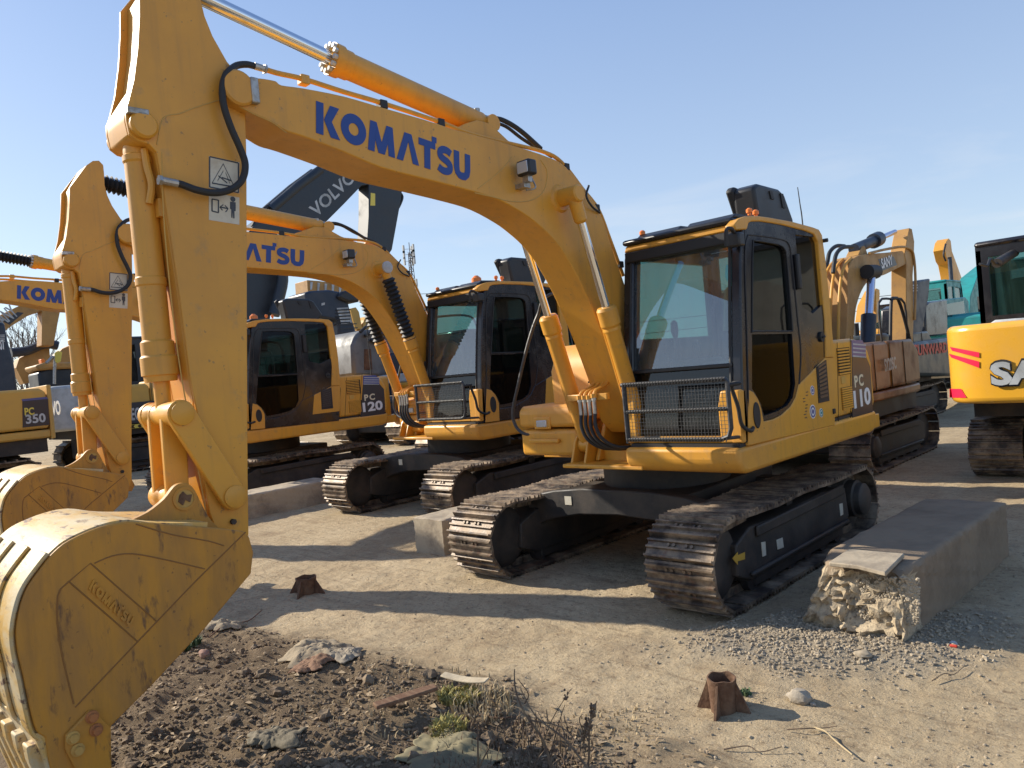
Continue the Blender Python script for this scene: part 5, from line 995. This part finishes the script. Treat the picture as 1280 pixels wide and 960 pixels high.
# thin pale sheet added for the sunlit part of the top; rubble below
sq = [gz(1036, 707, .40), gz(1061, 690, .40), gz(1131, 696, .40), gz(1107, 720, .40), gz(1072, 711, .40)]
m = MB(); m.prism([(p[0], p[1]) for p in sq], .395, .42, axis=2); single(m, 'sunlit_top_patch', CONC, (sq[0][0]+.1, sq[0][1]+.1, .395), 'thin pale sheet standing in for sunlight on top of the long broken block', 'sunlit patch', bevel=.006)
m = MB()
for i in range(900):
    px = rs.uniform(1042, 1150); py = rs.uniform(722, 782); p = on(px, py, 1, 4.36+.06*(px < 1070)); v, f = lump(p, rs.uniform(.003, .012), I1, .9, .35); m.add(v, f)
o = single(m, 'rubble', CONC, (-1.7, 4.3, 0), 'crumbling pale rubble caked on the broken face of the long concrete block', 'rubble', kind='stuff', smooth=0)
def stone(px, py, r, label, m=STONE, fl=.7, cat='stone', nm='stone', group='loose stones on the dirt', tall=None):
    q = gz(px, py); mb = MB(); v, f = ico(3); v = v*np.array([1, .8, fl])*r*(1+.55*fbm(v[:, 0]+px, v[:, 1]+v[:, 2]*1.7, .9, 81)+.28*fbm(v[:, 0]*1.3+v[:, 2], v[:, 1]+py, .3, 83))[:, None]
    v = v*np.array([1, 1, tall or 1]); mb.add(v+np.array([q[0], q[1], H(q[0], q[1])+r*fl*(tall or 1)*.55]), f); return single(mb, nm, m, (q[0], q[1], H(q[0], q[1])), label, cat, group, smooth=28, flip=False)
stone(1078, 778, .05, 'upright pale stone leaning on the broken face of the long block', CONC, .8, tall=2.0)
stone(1000, 876, .055, 'ribbed pale stone lying right of the rusty pipe stub', STONE, .75)
stone(1016, 881, .014, 'tiny grey stone beside the ribbed pale stone')
stone(257, 832, .04, 'reddish stone near the bucket on the left', mat('reddish_stone', (.30, .17, .12), .9, c2=(.4, .27, .2), scale=12), .7)
stone(1078, 824, .045, 'flat dark stone in the spilled gravel', PEB, .4)
stone(1192, 806, .02, 'white chip at the right end of the gravel', LGREY, .6)
m = MB(); q = gz(1193, 811); m.box(q[0]-.02, q[0]+.015, q[1]-.008, q[1]+.008, H(q[0], q[1]), H(q[0], q[1])+.012); single(m, 'plastic_scrap', REDP, q, 'small red plastic scrap on the dirt right of the gravel', 'litter', bevel=.003)
# ------------------------------------------------------------------ rusty pipe stubs with gussets
def stub(px, py, r, h, label, group, rot=0.0):
    q = gz(px, py); m = MB(); n = 28; prof = [(0, r*.86), (h, r*1.0)]
    for rr, zz in ((r*.88, -.02), (r, h)): pass
    vs = []; 
    for zz, rr in ((-.03, r*.86), (h*.5, r*.92), (h, r), (h, r*.9), (h*.5, r*.82), (.0, r*.76)):
        for i in range(n): t = 2*math.pi*i/n; vs.append((q[0]+rr*math.cos(t), q[1]+rr*math.sin(t), zz+(.004*math.sin(5*t) if zz == h else 0)))
    fs = [(j*n+i, j*n+(i+1) % n, (j+1)*n+(i+1) % n, (j+1)*n+i) for j in range(5) for i in range(n)]+[tuple(5*n+i for i in range(n))]
    m.add(vs, fs); o = single(m, 'pipe_stub', RUST, (q[0], q[1], 0), label, 'pipe stub', group, smooth=40)
    s = K.map; 
    for k in range(4):
        a = rot+math.pi/2*k; d = (math.cos(a), math.sin(a)); e = (-d[1]*.006, d[0]*.006)
        tri = [(r*.9, h*.97), (r*.9, -.02), (r*1.95, -.02), (r*1.85, .0)]
        g_ = MB(); g_.add([(d[0]*u+e[0]*w, d[1]*u+e[1]*w, z) for w in (-1, 1) for u, z in tri], [(0, 1, 2, 3), (7, 6, 5, 4), (0, 4, 5, 1), (1, 5, 6, 2), (2, 6, 7, 3), (3, 7, 4, 0)]); g_.build('gusset_plate', RUST, o)
    so = MB(); so.cyl((0, 0, -.01), (0, 0, h*.55), r*.8, seg=16); so.build('earth_fill', CLOD, o)
    return o
stub(905, 886, .068, .150, 'rusty pipe stub with gusset plates in the foreground right of centre', 'rusty pipe stubs sticking out of the dirt', math.radians(-80))
stub(384, 741, .085, .13, 'small rusty pipe stub in the shadow strip left of the nearest tracks', 'rusty pipe stubs sticking out of the dirt', math.radians(-60))
# ------------------------------------------------------------------ timber, cloth, weeds
def board(p0, p1, w, t, m, name, label, cat, bow=0.0, lift=.02, n=8):
    a = np.array(gz(*p0)); b_ = np.array(gz(*p1)); u = b_-a; Lx = np.linalg.norm(u); u /= Lx; v = np.array([-u[1], u[0], 0]); mb = MB(); vs = []
    for i in range(n+1):
        s = i/n; c = a+u*Lx*s; zz = max(H(a[0], a[1])*(1-s)+H(b_[0], b_[1])*s, 0)+lift+bow*math.sin(math.pi*s)
        for dv, dz in ((-w/2, 0), (w/2, .005), (w/2, t+.005), (-w/2, t)): vs.append(tuple(c+v*dv*(1-.15*abs(2*s-1)**4)+np.array([0, 0, zz+dz])))
    fs = [(4*i+k, 4*i+(k+1) % 4, 4*i+4+(k+1) % 4, 4*i+4+k) for i in range(n) for k in range(4)]+[(3, 2, 1, 0), (4*n, 4*n+1, 4*n+2, 4*n+3)]
    mb.add(vs, fs); return single(mb, name, m, tuple(a), label, cat, bevel=.004)
board((472, 920), (548, 893), .055, .018, WOOD, 'wooden_plank', 'short reddish-brown plank lying across the dark soil', 'plank', lift=.055)
board((556, 872), (612, 883), .05, .010, PWOOD, 'curved_board', 'pale curved board behind the yellow-green moss', 'board', bow=-.012, lift=.06)
def stick(pts, r, m, name, label, cat):
    mb = MB(); P = []
    for i, (a, b_) in enumerate(pts): q = gz(a, b_); P.append((q[0], q[1], max(0, H(q[0], q[1]))+r+.004+(.012 if i % 2 else 0)))
    mb.tube(P, lambda t: r*(1-.35*t), 6, 4); return single(mb, name, m, P[0], label, cat, smooth=50)
stick([(1018, 912), (1032, 920), (1044, 928), (1066, 950)], .0045, STRAW, 'dry_stick', 'pale dry stick lying at the lower right', 'stick')
stick([(984, 914), (1005, 916), (1028, 912), (1047, 913)], .003, STALK, 'dry_twig', 'thin brown twig lying across the pale stick', 'twig')
stick([(905, 940), (935, 938), (950, 942), (978, 939)], .003, STALK, 'dry_twig', 'thin dark twig near the bottom edge, below the rusty stub', 'twig')
stick([(1165, 853), (1180, 847), (1192, 845), (1205, 838)], .003, STALK, 'dry_twig', 'thin twig on the dirt right of the gravel', 'twig')
stick([(262, 805), (285, 792), (310, 778), (328, 766)], .006, WOOD, 'wooden_stick', 'brown stick on the soil edge beside the bucket', 'stick')
stick([(600, 905), (625, 908), (650, 900)], .004, WOOD, 'dry_twig', 'short brown twig right of the moss', 'twig')
def rag(pts, label, m, seed, hgt=.05, name='rag', cat='rag', base=.012):
    P = np.array([gz(a, b_)[:2] for a, b_ in pts]); c = P.mean(0); n = 60; mb = MB(); vs = []
    ang = np.arctan2(P[:, 1]-c[1], P[:, 0]-c[0]); rad = np.hypot(P[:, 0]-c[0], P[:, 1]-c[1]); o_ = np.argsort(ang); ang = ang[o_]; rad = rad[o_]
    rings = 22
    for j in range(rings+1):
        for i in range(n):
            a = -math.pi+2*math.pi*i/n; r = np.interp(a, np.r_[ang-2*math.pi, ang, ang+2*math.pi], np.r_[rad, rad, rad])*(j/rings)*(1+.14*math.sin(7*a+seed)*j/rings+.07*math.sin(17*a)); x = c[0]+r*math.cos(a); y = c[1]+r*math.sin(a)
            z = H(x, y)+base*(1-(j/rings)**3)+.012+hgt*.55*(abs(float(fbm(np.array([x*1.3]), np.array([y]), .09, seed)[0]))*2.6+abs(float(fbm(np.array([x]), np.array([y*1.4]), .03, seed+3)[0]))*1.2)*(1-(j/rings)**5)
            vs.append((x, y, z))
    fs = [(j*n+i, j*n+(i+1) % n, (j+1)*n+(i+1) % n, (j+1)*n+i) for j in range(rings) for i in range(n)]
    mb.add(vs, fs); o = single(mb, name, m, (c[0], c[1], 0), label, cat, smooth=45, flip=False); s = o.modifiers.new('th', 'SOLIDIFY'); s.thickness = .004; return o
rag([(362, 838), (375, 815), (405, 805), (425, 806), (430, 822), (418, 834), (395, 838)], 'crumpled pale cloth on the edge of the dark soil', CLOTH, 61, .05)
rag([(418, 838), (425, 822), (436, 812), (442, 826), (440, 838)], 'small white rag right of the crumpled pale cloth', mat('white_rag', (.30, .25, .18), .9), 63, .05)
rag([(312, 945), (322, 930), (345, 926), (362, 932), (380, 945), (368, 956), (340, 952)], 'grey-green plastic sheet at the bottom edge, left', GCLOTH, 65, .04)
rag([(505, 955), (520, 938), (545, 924), (575, 926), (600, 940), (630, 958), (560, 985)], 'olive plastic sheet half buried at the bottom edge, centre', mat('olive_sheet', (.20, .17, .09), .8, c2=(.14, .12, .08), scale=6), 67, .02)
rag([(260, 792), (285, 780), (302, 783), (292, 794), (272, 798)], 'pale torn scrap beside the bucket', CLOTH, 69, .04)
rag([(368, 850), (372, 838), (398, 826), (404, 845), (392, 852)], 'brown board fragment stuck in the soil under the pale cloth', WOOD, 71, .03, 'board_fragment', 'board')
def tuft(cx, cy, n, r, h, m, label, name, cat, seed, kind='stuff', w=.004):
    q = gz(cx, cy); R = random.Random(seed); mb = MB()
    for i in range(n):
        a = R.uniform(0, 6.28); d = r*R.random()**.5; x = q[0]+d*math.cos(a); y = q[1]+d*math.sin(a); z = H(x, y); a2 = R.uniform(0, 6.28); hh = h*R.uniform(.4, 1); ln = R.uniform(.2, .9)*hh
        p0 = np.array([x, y, z]); p1 = p0+np.array([math.cos(a2)*ln*.4, math.sin(a2)*ln*.4, hh*.7]); p2 = p0+np.array([math.cos(a2)*ln, math.sin(a2)*ln, hh]); s = np.array([-math.sin(a2), math.cos(a2), 0])*w
        mb.add([p0-s, p0+s, p1+s*.8, p1-s*.8, p2], [(0, 1, 2, 3), (3, 2, 4)])
    return single(mb, name, m, (q[0], q[1], 0), label, cat, kind=kind, smooth=0, flip=False)
tuft(575, 888, 900, .10, .05, MOSS, 'yellow-green moss clump between the plank and the curved board', 'moss', 'moss', 1, w=.005)
tuft(562, 925, 700, .08, .05, MOSS, 'yellow-green moss clump at the bottom edge below the plank', 'moss', 'moss', 2, w=.005)
tuft(605, 895, 260, .16, .07, STRAW, 'dry straw litter right of the moss', 'dry_grass', 'dry grass', 3, w=.003)
tuft(640, 950, 500, .35, .07, STALK, 'tangled dead grass along the bottom edge of the photo', 'dry_grass', 'dry grass', 4, w=.003)
tuft(500, 880, 260, .5, .04, STRAW, 'bits of straw in the dark soil', 'dry_grass', 'dry grass', 6, w=.003)
tuft(232, 822, 240, .10, .06, LEAFG, 'small green weed patch beside the bucket', 'weed_patch', 'weeds', 5, w=.006)
tuft(770, 905, 160, .22, .02, STRAW, 'straw scraps lying on the dirt right of the dry stalks', 'dry_grass', 'dry grass', 7, w=.004)
tuft(932, 868, 40, .03, .03, LEAFG, 'tiny green sprout behind the rusty stub', 'weed_patch', 'weeds', 8, w=.006)
def stalk(paths, Y, label, seeds=None, seed=1):
    R = random.Random(seed); mb = MB(); base = None
    for P, r in paths:
        pts = [on(a, b_, 1, Y) for a, b_ in P]; pts = [p+np.array([0, R.uniform(-.02, .02), 0]) for p in pts]; base = base if base is not None else pts[0]; mb.tube(pts, lambda t, r=r: r*(1-.6*t), 5, 3)
    for (a, b_, k, sp) in seeds or []:
        for i in range(k): v, f = lump(on(a+R.uniform(-sp, sp), b_+R.uniform(-3*sp, 3*sp), 1, Y+R.uniform(-.02, .02)), R.uniform(.003, .008), I1, 1.2); mb.add(v, f)
    return single(mb, 'dry_weed', STALK, tuple(base), label, 'dry weed', 'dry weeds at the bottom edge', smooth=40)
stalk([([(690, 985), (676, 930), (660, 890), (648, 860), (640, 838)], .006), ([(735, 965), (705, 925), (672, 895), (650, 862)], .005), ([(655, 880), (660, 868), (654, 852), (648, 848)], .003), ([(665, 900), (700, 910), (720, 935)], .003), ([(652, 870), (642, 868), (638, 866)], .003)], 2.1, 'tall bent dry weed with forked stem at the bottom centre', seed=2)
stalk([([(736, 985), (736, 940), (738, 905), (745, 877)], .005), ([(736, 930), (728, 900), (732, 890)], .003)], 2.15, 'dry seed-headed weed right of the forked one', [(741, 888, 26, 3), (735, 910, 30, 4), (729, 925, 22, 4)], 3)
stalk([([(600, 985), (601, 940), (597, 905), (590, 912)], .005), ([(601, 960), (615, 930), (632, 905)], .004)], 1.95, 'short broken dry weed left of the tall forked weed', seed=4)
stalk([([(700, 985), (686, 950), (700, 900), (708, 880)], .0035), ([(655, 985), (670, 950), (690, 900), (712, 862)], .003)], 2.2, 'thin crossing dry stems between the tall weeds', [(708, 868, 6, 3)], 6)
# ------------------------------------------------------------------ far things: mast, wires, trees, wall
def place(px, py, dist): d = ray(px, py)/FPX; return CAM+d*dist
p = place(515, 345, 140); top_ = place(513, 303, 140)[2]+0.0
m = MB(); x, y = p[0], p[1]
for dx, dy in ((-.6, -.6), (.6, -.6), (.6, .6), (-.6, .6)): m.tube([(x+dx*1.3, y+dy*1.3, 0), (x+dx*.35, y+dy*.35, top_-2)], .06, 5, 0)
z = 2.0
while z < top_-2: 
    k = 1.3-.95*z/(top_-2); m.tube([(x-.6*k, y-.6*k, z), (x+.6*k, y-.6*k, z+1.2)], .05, 4, 0); m.tube([(x+.6*k, y-.6*k, z), (x-.6*k, y-.6*k, z+1.2)], .05, 4, 0); m.tube([(x+.6*k, y+.6*k, z), (x+.6*k, y-.6*k, z+1.2)], .05, 4, 0); m.box(x-.6*k, x+.6*k, y-.6*k, y+.6*k, z-.04, z+.04); z += 1.2
m.tube([(x, y, top_-2.4), (x, y, top_)], .07, 5, 0)
ms = single(m, 'radio_mast', BARK, (x, y, 0), 'far lattice radio mast with aerials above the second machine\'s boom', 'radio mast', smooth=0)
m = MB()
for zz in (top_-2.2, top_-1.2, top_-3.4, top_-7.5):
    for a in range(3): an = 2.1*a; m.box(x+1.1*math.cos(an)-.15, x+1.1*math.cos(an)+.15, y+1.1*math.sin(an)-.15, y+1.1*math.sin(an)+.15, zz-.7, zz+.7); m.tube([(x, y, zz), (x+1.1*math.cos(an), y+1.1*math.sin(an), zz)], .05, 4, 0)
m2 = m.build('aerials', LGREY, None, fn=lambda v: (v[0]-x, v[1]-y, v[2])); m2.parent = ms
for (a, b_, la) in (((1040, 377), (1300, 345), 'upper'), ((1040, 392), (1300, 366), 'lower')):
    P = [place(a[0]-260, a[1]+28, 95), place(*a, 90), place((a[0]+b_[0])/2, (a[1]+b_[1])/2+1.5, 88), place(*b_, 86), place(b_[0]+300, b_[1]-30, 84)]; m = MB(); m.tube(P, .035, 5, 5); single(m, 'power_line', UND, tuple(P[0]), la+' thin power line crossing the sky on the right', 'power line', 'power lines')
P = [place(330, 433, 95), place(420, 426, 92), place(560, 418, 90)]; m = MB(); m.tube([place(200, 391, 95), place(360, 376, 95), place(470, 370, 92), place(560, 366, 90)], .03, 5, 5); single(m, 'power_line', UND, tuple(P[0]), 'thin power line crossing the sky behind the second machine\'s boom', 'power line', 'power lines')
def bare_tree(px, dist, h, seed, label):
    q = place(px, 440, dist); R = random.Random(seed); tk = MB(); br = MB()
    x, y = q[0], q[1]
    tk.tube([(x, y, -.1), (x+R.uniform(-.2, .2), y, h*.4), (x+R.uniform(-.4, .4), y, h*.85)], lambda t: .13*(1-.8*t)+.02, 6, 3)
    def grow(p, d, L_, r, lv):
        e = p+d*L_; br.tube([p, (p+e)/2+np.array([R.uniform(-.1, .1)]*3), e], lambda t: r*(1-.6*t), 4, 2)
        if lv:
            for _ in range(3): nd = d+np.array([R.uniform(-.6, .6), R.uniform(-.6, .6), R.uniform(-.1, .5)]); nd /= np.linalg.norm(nd); grow(p+d*L_*R.uniform(.4, 1), nd, L_*.62, r*.55, lv-1)
    for i in range(10): z = h*(.25+.06*i); d = np.array([R.uniform(-1, 1), R.uniform(-1, 1), R.uniform(1, 2)]); d /= np.linalg.norm(d); grow(np.array([x, y, z]), d, h*.28*(1-.04*i), .035, 2)
    o = single(tk, 'bare_tree', BARK, (x, y, 0), label, 'bare tree', 'bare trees beyond the machines on the left'); c_ = br.build('branches', BARK, None, fn=lambda v: (v[0]-x, v[1]-y, v[2])); c_.parent = o
for i, (px, d, h) in enumerate(((14, 52, 8.0), (22, 58, 8.6), (30, 54, 8.8), (38, 60, 9.2), (45, 55, 9.0), (51, 62, 9.8))):
    bare_tree(px, d, h, i+1, 'bare grey tree in the gap under the third boom, %s' % ('leftmost', 'second from the left', 'third from the left', 'third from the right', 'second from the right', 'rightmost')[i])
# rendered building that the side windows mirror (stands beyond the right edge)
wb = empty('warehouse', (16, 30, 0)); tag(wb, 'long grey rendered building mirrored in the nearest cab\'s side windows', 'building'); K.root = wb; K.map = lambda v: v
m = MB(); m.box(-11, 16, -4, 6, 0, 5.2); w_ = m.build('wall', WALLM); m = MB(); m.prism([(-4.6, 5.2), (1, 7.2), (6.6, 5.2), (6.6, 5.05), (-4.6, 5.05)], -11.5, 16.5); m.build('roof', DECG)
m = MB(); m.box(-3, 0, -4.02, -4.0, 0, 3.2); m.build('door', BLUE2, w_)
K.root = None
# ------------------------------------------------------------------ light
w = bpy.data.worlds.new('World'); scene.world = w; w.use_nodes = True; nt = w.node_tree; nt.nodes.clear(); N = nt.nodes; L = nt.links
SUN_EL = math.radians(30); AZ = math.radians(20)      # light travels towards +x turned AZ to +y
sd = Vector((-math.cos(AZ)*math.cos(SUN_EL), -math.sin(AZ)*math.cos(SUN_EL), math.sin(SUN_EL)))
sky = N.new('ShaderNodeTexSky'); sky.sky_type = 'NISHITA'; sky.sun_disc = False; sky.sun_elevation = SUN_EL; sky.sun_rotation = math.atan2(sd.x, sd.y); sky.air_density = 1.0; sky.dust_density = 0.7; sky.ozone_density = 2.6
bg = N.new('ShaderNodeBackground'); bg.inputs[1].default_value = .132; wo = N.new('ShaderNodeOutputWorld')
tc = N.new('ShaderNodeTexCoord'); mp = N.new('ShaderNodeMapping'); mp.inputs['Scale'].default_value = (1.2, 1.2, 6.0); L.new(tc.outputs['Generated'], mp.inputs[0])
n = N.new('ShaderNodeTexNoise'); n.inputs['Scale'].default_value = 2.2; n.inputs['Detail'].default_value = 8; n.inputs['Roughness'].default_value = .6; n.inputs['Distortion'].default_value = .4; L.new(mp.outputs[0], n.inputs[0])
r1 = N.new('ShaderNodeMapRange'); r1.inputs[1].default_value = .50; r1.inputs[2].default_value = .78; L.new(n.outputs[0], r1.inputs[0])
sp = N.new('ShaderNodeSeparateXYZ'); L.new(tc.outputs['Generated'], sp.inputs[0])
r2 = N.new('ShaderNodeMapRange'); r2.inputs[1].default_value = .30; r2.inputs[2].default_value = .05; L.new(sp.outputs[2], r2.inputs[0])
mu = N.new('ShaderNodeMath'); mu.operation = 'MULTIPLY'; L.new(r1.outputs[0], mu.inputs[0]); L.new(r2.outputs[0], mu.inputs[1])
mu2 = N.new('ShaderNodeMath'); mu2.operation = 'MULTIPLY'; mu2.inputs[1].default_value = .85; L.new(mu.outputs[0], mu2.inputs[0])
mx = N.new('ShaderNodeMix'); mx.data_type = 'RGBA'; L.new(mu2.outputs[0], mx.inputs[0]); L.new(sky.outputs[0], mx.inputs[6]); mx.inputs[7].default_value = (4.4, 4.6, 4.9, 1)
el = N.new('ShaderNodeMapRange'); el.inputs[1].default_value = 0.0; el.inputs[2].default_value = .6; L.new(sp.outputs[2], el.inputs[0])
hz = N.new('ShaderNodeMix'); hz.data_type = 'RGBA'; L.new(el.outputs[0], hz.inputs[0]); hz.inputs[6].default_value = (3.6, 4.2, 4.9, 1); hz.inputs[7].default_value = (1.15, 1.95, 3.85, 1)
hm = N.new('ShaderNodeMix'); hm.data_type = 'RGBA'; hm.inputs[0].default_value = .62; L.new(sky.outputs[0], hm.inputs[6]); L.new(hz.outputs[2], hm.inputs[7]); L.new(hm.outputs[2], mx.inputs[6])   # thin winter haze evens the sky out
L.new(mx.outputs[2], bg.inputs[0]); L.new(bg.outputs[0], wo.inputs[0])
sl = bpy.data.lights.new('sun', 'SUN'); sl.energy = 4.9; sl.angle = math.radians(.5); sl.color = (1.0, .91, .77); so = bpy.data.objects.new('sun', sl); COL.objects.link(so); so.rotation_euler = sd.to_track_quat('Z', 'Y').to_euler(); so.location = (-20, -10, 20)
scene.view_settings.view_transform = 'Standard'; scene.view_settings.look = 'None'; scene.view_settings.exposure = 0.53; scene.view_settings.gamma = 1.0
scene.render.resolution_x = 1024; scene.render.resolution_y = 768
